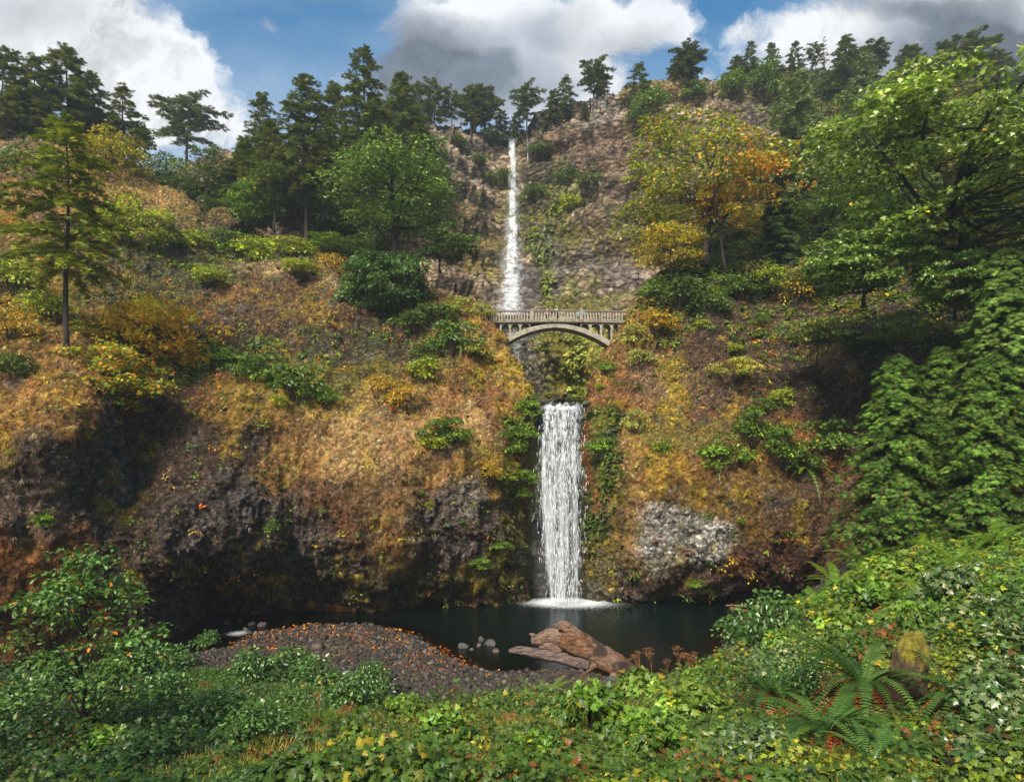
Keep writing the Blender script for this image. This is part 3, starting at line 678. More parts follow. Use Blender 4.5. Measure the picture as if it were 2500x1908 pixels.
def fall_material(name, sx, sz, thr, soft, dens=1.0):
    m, nt, b, L = new_mat(name)
    uvn = _n(nt, 'ShaderNodeUVMap'); uvn.uv_map = 'uv'
    tc = _n(nt, 'ShaderNodeTexCoord')
    mp = _n(nt, 'ShaderNodeMapping'); mp.inputs['Scale'].default_value = (sx, sx, sz); L(tc.outputs['Object'], mp.inputs[0])
    n1 = _n(nt, 'ShaderNodeTexNoise'); n1.inputs['Scale'].default_value = 1; n1.inputs['Detail'].default_value = 8; n1.inputs['Roughness'].default_value = .62; n1.inputs['Distortion'].default_value = .3
    L(mp.outputs[0], n1.inputs['Vector'])
    at_ = _n(nt, 'ShaderNodeAttribute', attribute_name='tint'); sp = _n(nt, 'ShaderNodeSeparateColor'); L(at_.outputs['Color'], sp.inputs[0])
    ad = _n(nt, 'ShaderNodeMath', operation='ADD'); L(n1.outputs[0], ad.inputs[0]); L(sp.outputs[0], ad.inputs[1])
    mr = _n(nt, 'ShaderNodeMapRange'); mr.inputs[1].default_value = thr; mr.inputs[2].default_value = thr + soft; mr.inputs[4].default_value = dens; L(ad.outputs[0], mr.inputs[0])
    ed = _n(nt, 'ShaderNodeMath', operation='MULTIPLY'); L(mr.outputs[0], ed.inputs[0]); L(sp.outputs[1], ed.inputs[1])
    b.inputs['Base Color'].default_value = (.90, .92, .93, 1); b.inputs['Roughness'].default_value = .5
    b.inputs['Specular IOR Level'].default_value = .2
    bp = _n(nt, 'ShaderNodeBump'); bp.inputs['Strength'].default_value = .5; bp.inputs['Distance'].default_value = .25; L(n1.outputs[0], bp.inputs['Height']); L(bp.outputs[0], b.inputs['Normal'])
    L(ed.outputs[0], b.inputs['Alpha'])
    tl = _n(nt, 'ShaderNodeBsdfTranslucent'); tl.inputs[0].default_value = (.9, .92, .93, 1)
    tr = _n(nt, 'ShaderNodeBsdfTransparent')
    b.inputs['Alpha'].default_value = 1
    for l in list(nt.links):
        if l.to_socket == b.inputs['Alpha']: nt.links.remove(l)
    m1 = _n(nt, 'ShaderNodeMixShader'); m1.inputs[0].default_value = .35; L(b.outputs[0], m1.inputs[1]); L(tl.outputs[0], m1.inputs[2])
    m2 = _n(nt, 'ShaderNodeMixShader'); L(ed.outputs[0], m2.inputs[0]); L(tr.outputs[0], m2.inputs[1]); L(m1.outputs[0], m2.inputs[2])
    L(m2.outputs[0], nt.nodes['Material Output'].inputs[0])
    return m
def fall_sheet(name, rowsdef, mat, parent, nu=60, nv=220, seed=0, wob=.25, inflate=0.0, bias=0.0, edge=.22):
    """rowsdef: (py, xl, xr, D)"""
    a = np.array(rowsdef, float)
    py = np.linspace(a[0, 0], a[-1, 0], nv)
    xl = np.interp(py, a[:, 0], a[:, 1]); xr = np.interp(py, a[:, 0], a[:, 2]); D = np.interp(py, a[:, 0], a[:, 3])
    if inflate: c = (xl + xr) / 2; w = (xr - xl) / 2 * (1 + inflate); xl, xr = c - w, c + w
    u = np.linspace(0, 1, nu)
    px = xl[:, None] + (xr - xl)[:, None] * u
    bow = (1 - (2 * u - 1) ** 2)[None] * .7
    DD = D[:, None] - bow
    V = np.stack([(px - CX) / F * DD, DD, CH + (HY - py)[:, None] / F * DD], -1)
    n = fbm(V * np.array([1.6, .5, .18]), 4, seed, .55)
    V[..., 2] += ((fbm(np.stack([u * 7, 0 * u, 0 * u + seed], -1), 3, seed)[None] - .35) * .8 * np.exp(-((py - py[0]) / 12.0) ** 2)[:, None])
    V[..., 1] -= n * wob
    V[..., 0] += fbm(V * np.array([.5, .5, .3]) + 50, 3, seed + 4) * wob * .6
    e = np.clip(np.minimum(u, 1 - u) / edge, 0, 1)[None] * np.ones_like(px)
    t = (py[:, None] - py[0]) / (py[-1] - py[0]) + 0 * px
    tint = np.stack([bias + .12 * (e - 1) * 2.2 + .05 * (t < .03), smooth(0, .6, e + .25 * n), t], -1)
    rows, cols = px.shape
    i = np.arange(rows - 1)[:, None] * cols; j = np.arange(cols - 1)[None]
    q = np.stack([i + j, i + j + cols, i + j + 1 + cols, i + j + 1], -1).reshape(-1, 4)
    return mesh_np(name, V.reshape(-1, 3), [q], mat, parent, tint.reshape(-1, 3), uv=np.stack([u[None] + 0 * t, t], -1).reshape(-1, 2))
# lower fall
lf = empty('waterfall', P(1385, 1466, 70.0)); tag(lf, 'wide lower waterfall dropping past the mossy cliffs into the pool', 'waterfall', kind='structure')
Mlow1 = fall_material('falling_water', 2.6, .11, .42, .30, .92)
Mlow2 = fall_material('falling_spray', 7.0, .5, .52, .14, .9)
Mlow3 = fall_material('falling_veil', 1.6, .08, .39, .34, .7)
LOW = [(983, 1316, 1430, 74.0), (988, 1312, 1432, 72.6), (1000, 1308, 1433, 71.9), (1030, 1304, 1434, 71.4), (1100, 1296, 1439, 70.6), (1200, 1288, 1443, 69.9), (1300, 1296, 1442, 69.7), (1400, 1318, 1436, 69.6), (1469, 1332, 1430, 69.6)]
def unpar(o):
    o.matrix_parent_inverse = Matrix.Translation(-Vector(lf.location)) if o.parent is lf else o.matrix_parent_inverse
    return o
def child(o):
    """keep world coordinates of a mesh built in place under an offset parent"""
    o.matrix_parent_inverse = Matrix.Translation(o.parent.location).inverted() if o.parent.rotation_euler.z == 0 else o.parent.matrix_world.inverted()
    return o
child(fall_sheet('water_sheet', LOW, Mlow1, lf, seed=3, bias=-.02))
child(fall_sheet('water_veil', [(a, b + 6, c - 4, d - .35) for a, b, c, d in LOW], Mlow3, lf, seed=8, bias=-.02))
child(fall_sheet('spray_sheet', [(a, b - 4, c + 3, d - .7) for a, b, c, d in LOW], Mlow2, lf, seed=14, wob=.5, bias=-.01))
M_DROP, nt, b, L = new_mat('water_drops'); b.inputs['Base Color'].default_value = (.9, .92, .93, 1); b.inputs['Roughness'].default_value = .3
rng = np.random.default_rng(5)
N = 1500
t = rng.random(N); a = np.array(LOW); py = 985 + t * 480
xl = np.interp(py, a[:, 0], a[:, 1]); xr = np.interp(py, a[:, 0], a[:, 2]); D = np.interp(py, a[:, 0], a[:, 3]) - rng.random(N) * 1.6 - .2
q_ = .5 + rng.normal(0, .22, N); q_ = np.where(np.abs(q_ - .5) > .46, rng.uniform(.1, .9, N), q_); px = xl + (xr - xl) * q_
T = np.stack([(px - CX) / F * D, D, CH + (HY - py) / F * D], -1)
R = frames(np.stack([rng.normal(0, .4, N), -np.ones(N), rng.normal(0, .2, N)], -1), np.stack([rng.normal(0, .12, N), 0 * t, -np.ones(N)], -1))
S = np.stack([rng.uniform(.22, .55, N), rng.uniform(.15, .75, N), np.ones(N)], -1)
v, fs, c = instances(BLADE[0] * np.array([1.0, 1, .3]) * np.array([1, 1, 1]), BLADE[1], T, R, S * np.array([.9, 1, 1]), np.ones((N, 3)) * .9)
child(mesh_np('droplets', v, fs, M_DROP, lf))
# upper fall
uf = empty('waterfall', P(1245, 900, 98)); tag(uf, 'very tall narrow upper waterfall plunging behind the bridge', 'waterfall', kind='structure')
Mup1 = fall_material('high_falling_water', 1.1, .055, .40, .26, .92)
Mup2 = fall_material('high_falling_mist', .5, .05, .30, .6, .75)
UP = [(y, l, r, float(upper_D((l + r) / 2, y)) - o) for y, l, r, o in [(336, 1240, 1262, 1.2), (352, 1240, 1262, 2.2), (390, 1241, 1261, 2.5), (430, 1243, 1262, 2.5), (480, 1241, 1263, 2.5), (520, 1239, 1264, 2.5), (560, 1236, 1266, 2.5), (600, 1230, 1268, 2.5), (640, 1225, 1271, 2.5), (680, 1220, 1274, 2.5), (720, 1217, 1277, 2.5), (772, 1216, 1280, 2.5)]]
child(fall_sheet('water_sheet', UP, Mup1, uf, seed=33, wob=.8, bias=.05, edge=.32))
child(fall_sheet('mist_sheet', [(a, b - (a - 337) * .06 - 3, c + (a - 337) * .065 + 4, d - 1.5) for a, b, c, d in UP], Mup2, uf, seed=37, wob=1.0, bias=0, edge=.5))
Mup3 = fall_material('mist_skirt', .8, .09, .46, .3, .6)
child(fall_sheet('mist_skirt', [(y, l, r, float(upper_D((l + r) / 2, y)) - 2.5) for y, l, r in [(752, 1216, 1284), (800, 1222, 1290), (860, 1240, 1290), (930, 1262, 1296)]], Mup3, uf, seed=39, wob=.8, edge=.5))
uf2 = empty('waterfall', P(1287, 400, 160)); tag(uf2, 'thin wisp of water trickling beside the top of the upper waterfall', 'waterfall', kind='structure')
child(fall_sheet('water_sheet', [(y, 1286, 1290, float(upper_D(1288, y)) - 2.5) for y in (330, 350, 380, 410)], Mup1, uf2, nu=8, nv=40, seed=31, wob=.2, bias=.02, edge=.4))
# ------------------------------------------------------------------ plants
def leaf_cloud(g, rng, centers, radii, per, leaf, palette, flat=.5, tmpl=OVAL, up=.75, clumpbias=.25, dens_r=True, tilt=.45, cpal=None):
    """domed sprays of leaves: leaves sit on the upper shell of each flattened clump"""
    centers = np.asarray(centers); radii = np.asarray(radii); n = len(centers)
    cnt = np.maximum(6, (per * (radii / radii.mean()) ** 2).astype(int))
    k = np.repeat(np.arange(n), cnt); N = len(k)
    z = rng.uniform(-.25, 1, N); th = rng.uniform(0, 2 * np.pi, N); r = np.sqrt(np.maximum(0, 1 - z * z))
    rad = rng.uniform(.72, 1.08, N) * (1 + .22 * np.sin(th * 3 + k) + .15 * np.sin(th * 5 + k * 2.3))
    d = np.stack([r * np.cos(th), r * np.sin(th), z * flat], -1)
    T = centers[k] + d * (radii[k] * rad)[:, None]
    nr = d * np.array([1, 1, 1 / flat]) * (1 - up) + np.array([0, 0, up]) + rng.normal(0, tilt, (N, 3))
    fw = d * np.array([1, 1, 0]) + rng.normal(0, .5, (N, 3)) + np.array([0, 0, -.35])
    R = frames(nr, fw)
    col = pal(rng, N, palette) if cpal is None else cpal(rng, T, k)
    cb = np.exp(rng.normal(0, clumpbias, n)); col = np.clip(col * cb[k][:, None], 0, .9)
    v, fs, c = instances(tmpl[0], tmpl[1], T, R, leaf * rng.uniform(.7, 1.3, N), col)
    g.add(v, fs, c)

def crook(rng, p0, p1, sag=0, n=7, amp=.06):
    p0 = np.asarray(p0, float); p1 = np.asarray(p1, float); L = np.linalg.norm(p1 - p0)
    mid = (p0 + p1) / 2 + rng.normal(0, amp * L, 3) + np.array([0, 0, sag * L])
    p = bez(p0, mid, p1, n); p[1:-1] += rng.normal(0, amp * L * .25, (n - 2, 3))
    return p

def broadleaf(name, H, W, seed, palette, leaf=.35, n_cl=70, per=110, cb=.35, tr=.25, lean=(0, 0), flat=.45, tmpl=OVAL, mat=None, bark=(.05, .04, .03),
              spread=1.0, n_main=8, stems=1, rc=(.09, .16), top=1.0, cpal=None, squash=1.0, side=0.0, taper=0.0):
    rng = np.random.default_rng(seed)
    root = empty(name)
    gt = Geo(); gl = Geo()
    # clumps inside an uneven egg-shaped envelope
    ph = rng.uniform(0, 6, 4)
    C = []
    tries = 0
    while len(C) < n_cl and tries < 6000:
        tries += 1
        u = rng.uniform(-1, 1, 3); r = np.linalg.norm(u)
        if r > 1 or r < .42: continue
        th = math.atan2(u[1], u[0]); lump = 1 + .18 * math.sin(2 * th + ph[0]) + .14 * math.sin(3 * th + ph[1] + 3 * u[2])
        z = u[2]
        wz = lump * (1.0 if z > -.2 else 1.05) * (1 - taper * (z + 1) * .5) * (1 + .3 * taper)
        c = np.array([u[0] * W * .5 * wz * .88 + lean[0] * (z + 1) / 2 + side * W * .2 * (1 - abs(z)), u[1] * W * .5 * wz * .88 * squash, H * (cb + (1 - cb) * (z * .5 + .5) * .94)])
        if z < -.55 and math.hypot(u[0], u[1]) < .35: continue
        C.append(c)
    C = np.array(C); rad = W * rng.uniform(rc[0], rc[1], len(C))
    fork = H * cb * .8
    tops = []
    nodes = []
    for s in range(stems):
        az = rng.uniform(0, 2 * np.pi); off = np.array([math.cos(az), math.sin(az), 0]) * (W * .03 * (s > 0))
        top = np.array([lean[0] + rng.normal(0, .03) * W, lean[1], H * .86]) + off * 6 * (s > 0)
        p = crook(rng, off, top, 0, 9, .035)
        rr = tr * (1 - .25 * s) * np.linspace(1, .18, 9); rr[0] *= 1.3
        tube(gt, p, rr, 8, bark)
        nodes += [(q, r) for q, r in zip(p[2:], rr[2:])]
        for m in range(n_main // stems):
            t = rng.uniform(.15, .9); zi = cb + (1 - cb) * t
            st = p[min(8, int(zi * .9 * 8))]
            a2 = 2 * np.pi * (m / max(1, n_main // stems)) + rng.normal(0, .4)
            ext = W * .5 * math.sin(math.acos(max(-1, min(1, (2 * t - .75) / 1.3)))) * rng.uniform(.6, .9) * spread
            en = np.array([st[0] + math.cos(a2) * ext + side * W * .2, st[1] + math.sin(a2) * ext, H * (cb + (1 - cb) * min(.95, t + rng.uniform(.05, .25)))])
            en = C[int(np.linalg.norm(C - en, axis=1).argmin())] * np.array([.96, .96, .98])
            st2 = st * np.array([1, 1, .85])
            lp = crook(rng, st2, en, -.08, 7, .09)
            lr = tr * .48 * np.linspace(1, .22, 7)
            tube(gt, lp, lr, 6, bark)
            nodes += [(q, r) for q, r in zip(lp[2:], lr[2:])]
    NP = np.array([q for q, r in nodes]); NR = np.array([r for q, r in nodes])
    for c in C:
        dd = np.linalg.norm(NP - c, axis=1) + (NP[:, 2] > c[2]) * W * .25
        k = int(dd.argmin())
        tube(gt, crook(rng, NP[k], c - np.array([0, 0, .05 * W]), -.05, 5, .1), NR[k] * .5 * np.linspace(1, .25, 5) + .008, 4, bark, cap=False)
    leaf_cloud(gl, rng, C, rad, per, leaf, palette, flat=flat, tmpl=tmpl, cpal=cpal)
    gt.build('trunk', M_BARK, root); gl.build('crown', mat or M_LEAF, root)
    return root

def conifer(name, H, W, seed, palette, bare=.15, n_br=80, spray=.8, prof=.8, gap=.0, droop=.2, tr=None, lean=0.0, bark=(.06, .045, .035), flat_top=False, tmpl=NEEDLE, mat=None, dens=1.0, thick=1.0):
    rng = np.random.default_rng(seed)
    root = empty(name); gt = Geo(); gl = Geo()
    tr = tr or H * .014
    n = 12; z = np.linspace(0, H, n)
    tp = np.stack([lean * H * (z / H) ** 1.5 + .006 * H * np.sin(z / H * 7 + seed), .006 * H * np.sin(z / H * 5 + seed * 2), z], -1)
    tube(gt, tp, tr * np.linspace(1, .12, n), 8, bark)
    T, Fw, Nn, S = [], [], [], []
    az = rng.uniform(0, 6)
    for b in range(n_br):
        t = bare + (1 - bare) * (b + rng.random()) / n_br
        if rng.random() < gap: continue
        az += 2.4 + rng.normal(0, .3)
        tt = (t - bare) / (1 - bare)
        env = (1 - tt) ** prof if not flat_top else (min(1, .55 + .9 * tt) * (1 - tt ** 6) ** .5 * .9 + .1)
        if not flat_top: env = env * min(1, .6 + tt * 3) + .06
        Lb = W * .5 * env * rng.uniform(.62, 1.15) + .12 * spray
        p0 = np.array([np.interp(t * H, z, tp[:, 0]), np.interp(t * H, z, tp[:, 1]), t * H])
        d = np.array([math.cos(az), math.sin(az), 0])
        rise = (.45 * tt - .05 if not flat_top else .25) + rng.normal(0, .08)
        p1 = p0 + d * Lb * .55 + np.array([0, 0, Lb * rise])
        p2 = p0 + d * Lb + np.array([0, 0, Lb * (rise - droop)])
        m = max(4, int(Lb / (spray * .3)) + 2)
        q = bez(p0, p1, p2, m)
        tube(gt, q[::max(1, m // 5)] if m > 6 else q, (tr * .22 * (1 - t * .6)), 4, bark, cap=False)
        tang = norm(np.gradient(q, axis=0)); s = np.linspace(0, 1, m)
        st = .18 if t > .3 else .35
        for i in range(m):
            if s[i] < st and Lb > spray: continue
            for side in ((-1, 1, 0, 1, -1) if dens > 1 else (-1, 1, 0)):
                if side == 0 and rng.random() < .4 and i < m - 1: continue
                a = side * rng.uniform(.5, 1.2)
                dv = tang[i]; rot = np.array([dv[0] * math.cos(a) - dv[1] * math.sin(a), dv[0] * math.sin(a) + dv[1] * math.cos(a), dv[2] - .12 + rng.normal(0, .15)])
                T.append(q[i] + rng.normal(0, .07 * spray, 3) * thick); Fw.append(rot); Nn.append([rng.normal(0, .4), rng.normal(0, .4), 1])
                S.append(spray * rng.uniform(.7, 1.25) * (1.1 - .35 * s[i]) * (.6 + .4 * env))
    T = np.array(T); R = frames(np.array(Nn), np.array(Fw)); N = len(T)
    c = pal(rng, N, palette, .22)
    v, fs, c = instances(tmpl[0], tmpl[1], T, R, np.array(S), c)
    gl.add(v, fs, c)
    gt.build('trunk', M_BARK, root); gl.build('crown', mat or M_NEEDLE, root)
    return root

def cedar(name, H, W, seed, palette, spray=.9, n=2600, prof=.6, layers=3):
    """red cedar: curtains of drooping fan sprays from ground to tip"""
    rng = np.random.default_rng(seed); root = empty(name); gt = Geo(); gl = Geo()
    tube(gt, np.stack([0 * np.linspace(0, 1, 8), 0 * np.linspace(0, 1, 8), np.linspace(0, H * .97, 8)], -1), H * .016 * np.linspace(1, .1, 8), 8, (.10, .06, .04))
    nb = max(40, n // 60)
    T, Fw, Nn, S, bb = [], [], [], [], []
    az = 0
    for b in range(nb):
        t = .02 + .97 * np.clip((b + rng.uniform(-3, 3)) / nb, 0, 1); az += 2.4 + rng.normal(0, .25)
        Lb = W * .5 * ((1 - t) ** prof) * rng.uniform(.5, 1.28) + .2; dr = rng.uniform(.1, .5)
        d = np.array([math.cos(az), math.sin(az), 0]); p0 = np.array([0, 0, t * H])
        q = bez(p0, p0 + d * Lb * .55 + [0, 0, Lb * .10], p0 + d * Lb + [0, 0, -Lb * dr], 9)
        tube(gt, q, .035 * np.linspace(1, .3, 9) * (1 + Lb * .2), 4, (.10, .06, .04), cap=False)
        side = np.array([-d[1], d[0], 0]); bt = rng.normal(0, .18)
        for i in range(60):
            s = rng.uniform(.25, 1.0) ** .8; p = q[min(8, int(s * 8))]
            w = (1.12 - s) * Lb * .30
            o = rng.uniform(-1, 1)
            T.append(p + side * o * w + np.array([0, 0, -abs(o) * w * .25 + rng.normal(0, .08)]))
            Fw.append(d * 1.0 + side * o * 1.1 + np.array([0, 0, -.35 + rng.normal(0, .2)])); Nn.append(np.array([0, 0, 1.0]) + d * .35 + rng.normal(0, .22, 3))
            S.append(spray * rng.uniform(.6, 1.2)); bb.append(bt)
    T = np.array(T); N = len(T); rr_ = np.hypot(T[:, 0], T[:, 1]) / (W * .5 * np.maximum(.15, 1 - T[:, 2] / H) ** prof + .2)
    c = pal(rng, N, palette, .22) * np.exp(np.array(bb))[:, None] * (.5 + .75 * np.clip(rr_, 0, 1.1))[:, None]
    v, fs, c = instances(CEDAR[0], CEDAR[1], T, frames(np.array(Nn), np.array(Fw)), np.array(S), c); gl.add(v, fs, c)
    gt.build('trunk', M_BARK, root); gl.build('crown', M_NEEDLE, root)
    return root

def shrub(name, W, H, seed, palette, leaf=.16, n_cl=16, per=60, tmpl=OVAL, flat=.7, mat=None, hang=0.0):
    rng = np.random.default_rng(seed); root = empty(name); gs = Geo(); gl = Geo()
    th = rng.uniform(0, 2 * np.pi, n_cl); r = W * .5 * np.sqrt(rng.random(n_cl)) * .85
    z = H * (.02 + .85 * np.sqrt(np.maximum(0, 1 - (r / (W * .5)) ** 2)) * np.sqrt(rng.uniform(.05, 1.05, n_cl))) - hang * H * rng.random(n_cl)
    C = np.stack([r * np.cos(th), r * np.sin(th), z], -1)
    for c in C:
        tube(gs, crook(rng, [c[0] * .1, c[1] * .1, -.15 * H], c, .05, 5, .1), W * .012 * np.linspace(1, .4, 5), 4, (.07, .05, .03), cap=False)
    leaf_cloud(gl, rng, C, W * rng.uniform(.13, .22, n_cl), per, leaf, palette, flat=flat, tmpl=tmpl, up=.6, tilt=.5)
    gs.build('stems', M_BARK, root); gl.build('foliage', mat or M_LEAF, root)
    return root

def frond_geo(g, rng, p0, d, L, w, droop, col, npin=20, rise=.7):
    """one arching frond with two rows of pinnae"""
    t = np.linspace(0, 1, npin + 2)
    d = np.asarray(d, float); up = np.array([0, 0, 1.0])
    q = p0 + d * (t * L)[:, None] + up * (L * (rise * t - droop * t * t))[:, None]
    tube(g, q[::3], .012 * L * np.linspace(1, .3, len(q[::3])), 3, np.array(col) * .7, cap=False)
    side = norm(np.cross(d, up)); tg = norm(np.gradient(q, axis=0))
    v, f = [], []
    for i in range(1, npin + 1):
        s = t[i]; ln = w * (math.sin(min(1, (s + .12) * 1.25) * math.pi * .5) if s < .4 else 1) * (1 - s) ** .6 * rng.uniform(.88, 1.1)
        bw = L / npin * .30
        nrm = norm(np.cross(side, tg[i]))
        for sg in (-1, 1):
            k = len(v); e = q[i] + side * sg * ln + tg[i] * ln * .25 - nrm * ln * .12
            v += [q[i] - tg[i] * bw, q[i] + tg[i] * bw, e + tg[i] * bw * .2]
            v.append((q[i] - tg[i] * bw) * .45 + e * .55 - tg[i] * bw * .6)
            f.append([k, k + 1, k + 2, k + 3])
    g.add(np.array(v), [np.array(f)], np.array(col))
def fern(name, R, seed, palette, nf=16, npin=20, w=.16, dead=0, droop=.75, rise=.75):
    rng = np.random.default_rng(seed); root = empty(name)
    gg = Geo(); gd = Geo()
    for i in range(nf):
        a = i * 2.4 + rng.normal(0, .25); el = rng.uniform(.5, 1.25)
        c = pal(rng, 1, palette, .2)[0]
        frond_geo(gg, rng, np.zeros(3), (math.cos(a), math.sin(a), 0), R * rng.uniform(.7, 1.1), R * w, droop * rng.uniform(.7, 1.2) / el, c, npin, rise * el)
    gg.build('fronds', M_GLOSSLEAF, root, smooth=False)
    if dead:
        for i in range(dead):
            a = rng.uniform(0, 6.28)
            frond_geo(gd, rng, np.array([0, 0, .05]), (math.cos(a), math.sin(a), 0), R * rng.uniform(.4, .8), R * .10, 1.1, pal(rng, 1, [(1, (.16, .05, .025)), (1, (.11, .04, .02))])[0], 14, .3)
        gd.build('dead_fronds', M_GRASS, root, smooth=False)
    return root

def copy_tree(o, parent=None):
    c = o.copy(); COL.objects.link(c); c.parent = parent
    for ch in o.children: copy_tree(ch, c)
    return c
USED = set()
def place(o, loc, scale=1.0, rz=0.0, label=None, cat=None, group=None, tilt=0.0):
    """first use moves the prototype itself, later uses copy it"""
    if o.name in USED: r = copy_tree(o)
    else: r = o; USED.add(o.name)
    USED.add(r.name)
    r.location = Vector(loc); r.rotation_euler = (0, tilt, rz)
    r.scale = (scale,) * 3 if np.isscalar(scale) else scale
    tag(r, label, cat)
    if group: r['group'] = group
    elif 'group' in r: del r['group']
    return r

P_FIR = [(3, (.075, .125, .04)), (3, (.095, .15, .045)), (1, (.14, .19, .055)), (1, (.06, .09, .035))]
P_FIRW = [(3, (.10, .17, .03)), (2, (.15, .22, .04)), (1, (.20, .27, .05))]
P_PALEFIR = [(3, (.11, .19, .12)), (2, (.15, .24, .16)), (2, (.08, .14, .08))]
P_MAPLE = [(4, (.055, .12, .03)), (3, (.085, .17, .045)), (2, (.12, .22, .07)), (.25, (.28, .26, .03))]
P_MAPLEL = [(3, (.09, .19, .035)), (3, (.13, .25, .05)), (1.2, (.20, .32, .11)), (.5, (.32, .32, .04))]
P_DKMAPLE = [(3, (.04, .095, .035)), (3, (.065, .14, .05)), (1, (.10, .19, .08))]
P_LIME = [(3, (.15, .25, .025)), (2, (.21, .31, .035)), (1, (.32, .36, .05)), (1, (.10, .17, .02))]
P_YEL = [(4, (.66, .44, .03)), (2, (.52, .42, .04)), (1, (.60, .28, .03)), (.6, (.26, .30, .04))]
P_MIX = [(3, (.12, .24, .045)), (2, (.50, .36, .03)), (2, (.17, .28, .06)), (.8, (.50, .19, .03))]
P_ORG = [(3, (.16, .22, .035)), (2, (.30, .27, .03)), (2, (.45, .22, .03)), (1, (.10, .17, .03))]
P_GREEN = [(3, (.05, .125, .022)), (3, (.075, .165, .03)), (1, (.13, .22, .045)), (.25, (.33, .33, .04))]
P_BRIGHT = [(3, (.085, .19, .025)), (2, (.13, .24, .03)), (1, (.06, .14, .022))]
P_CEDAR = [(3, (.04, .105, .02)), (3, (.06, .145, .028)), (1, (.10, .20, .04)), (.3, (.13, .12, .04))]
P_CEDARL = [(3, (.08, .17, .045)), (2, (.11, .21, .06)), (1, (.05, .11, .03))]
P_FERN = [(3, (.028, .085, .025)), (2, (.045, .12, .03)), (1, (.08, .17, .045))]
P_SHEEN = [(3, (.10, .17, .10)), (1.2, (.24, .32, .24)), (4, (.05, .12, .04))]  # pale entry paints the sky sheen of leaf tops into the colour
# ------------------------------------------------------------------ stone bridge
C_CONC = np.array((.31, .27, .205)); C_CONCD = np.array((.25, .20, .145))
BD = 80.0
def bx(px): return (px - CX) / F * BD
def bz(py): return CH + (HY - py) / F * BD
bridge = empty('footbridge', (bx(1355), BD, bz(786)))
tag(bridge, 'old concrete arch footbridge with balustrade crossing in front of the upper waterfall', 'bridge')
def bpart(g, name, mat=M_CONCRETE, parent=bridge, smooth=False):
    o = g.build(name, mat, parent, smooth)
    if parent is bridge: o.matrix_parent_inverse = Matrix.Translation(-Vector(bridge.location))
    return o
BW = 2.6
xL, xR = bx(1165), bx(1530)
def deck_z(x): return bz(786) + .22 - .0012 * (x - bx(1355)) ** 2 * 1.6
def sweep(g, xs, ztop, zbot, y0, y1, col):
    n = len(xs)
    v = np.array([[x, y, z] for x, zt, zb in zip(xs, ztop, zbot) for y, z in ((y0, zt), (y1, zt), (y1, zb), (y0, zb))])
    f = []
    for i in range(n - 1):
        for k in range(4): f.append([i * 4 + k, (i + 1) * 4 + k, (i + 1) * 4 + (k + 1) % 4, i * 4 + (k + 1) % 4])
    f.append([0, 1, 2, 3]); f.append([(n - 1) * 4 + k for k in (3, 2, 1, 0)])
    g.add(v, [np.array(f)], col)
xs = np.linspace(xL, xR, 40)
g = Geo(); sweep(g, xs, deck_z(xs), deck_z(xs) - .30, BD, BD + BW, C_CONC * .9); sweep(g, xs, deck_z(xs) - .06, deck_z(xs) - .20, BD - .14, BD - .003, C_CONC * .8); bpart(g, 'deck')
# arch barrel
ax = np.linspace(bx(1222), bx(1504), 48); mid = bx(1356); hw = bx(1500) - mid
crown = bz(790); rise = (bz(790) - bz(838))
at_ = crown - rise * (np.abs(ax - mid) / hw) ** 2.05; th = .42 + .35 * (np.abs(ax - mid) / hw)
g = Geo(); sweep(g, ax, at_, at_ - th, BD + .05, BD + BW - .05, C_CONC * 1.0); bpart(g, 'arch')
# open spandrels: slim piers with small arches between
pier_px = [1222, 1245, 1270, 1441, 1468, 1494, 1515]
prev = None
for ppx in pier_px:
    x = bx(ppx); zt = deck_z(x) - .303
    zb = crown - rise * (abs(x - mid) / hw) ** 2.05 - .1
    if zt - zb < .1: continue
    for yy in (BD + .12, BD + BW - .12 - .3):
        g = Geo(); box(g, (x, yy + .15, (zt + zb) / 2), (.20, .3, zt - zb), C_CONC); bpart(g, 'pier')
def small_arch(x0, x1):
    for yy in (BD + .13, BD + BW - .41):
        g = Geo(); xx = np.linspace(x0, x1, 15); zt = deck_z(xx) - .303; u = (xx - (x0 + x1) / 2) / ((x1 - x0) / 2)
        h = .06 + .50 * (1 - np.sqrt(np.maximum(0, 1 - u ** 2)))
        lim = crown - rise * (np.abs(xx - mid) / hw) ** 2.05
        sweep(g, xx, zt, np.minimum(zt - .02, np.maximum(zt - h, lim - .05)), yy, yy + .26, C_CONC * .97); bpart(g, 'spandrel_arch')
for a, b_ in ((1222, 1245), (1245, 1270), (1270, 1296), (1416, 1441), (1441, 1468), (1468, 1494), (1494, 1515)):
    small_arch(bx(a) + .1, bx(b_) - .1)
RH = 1.12
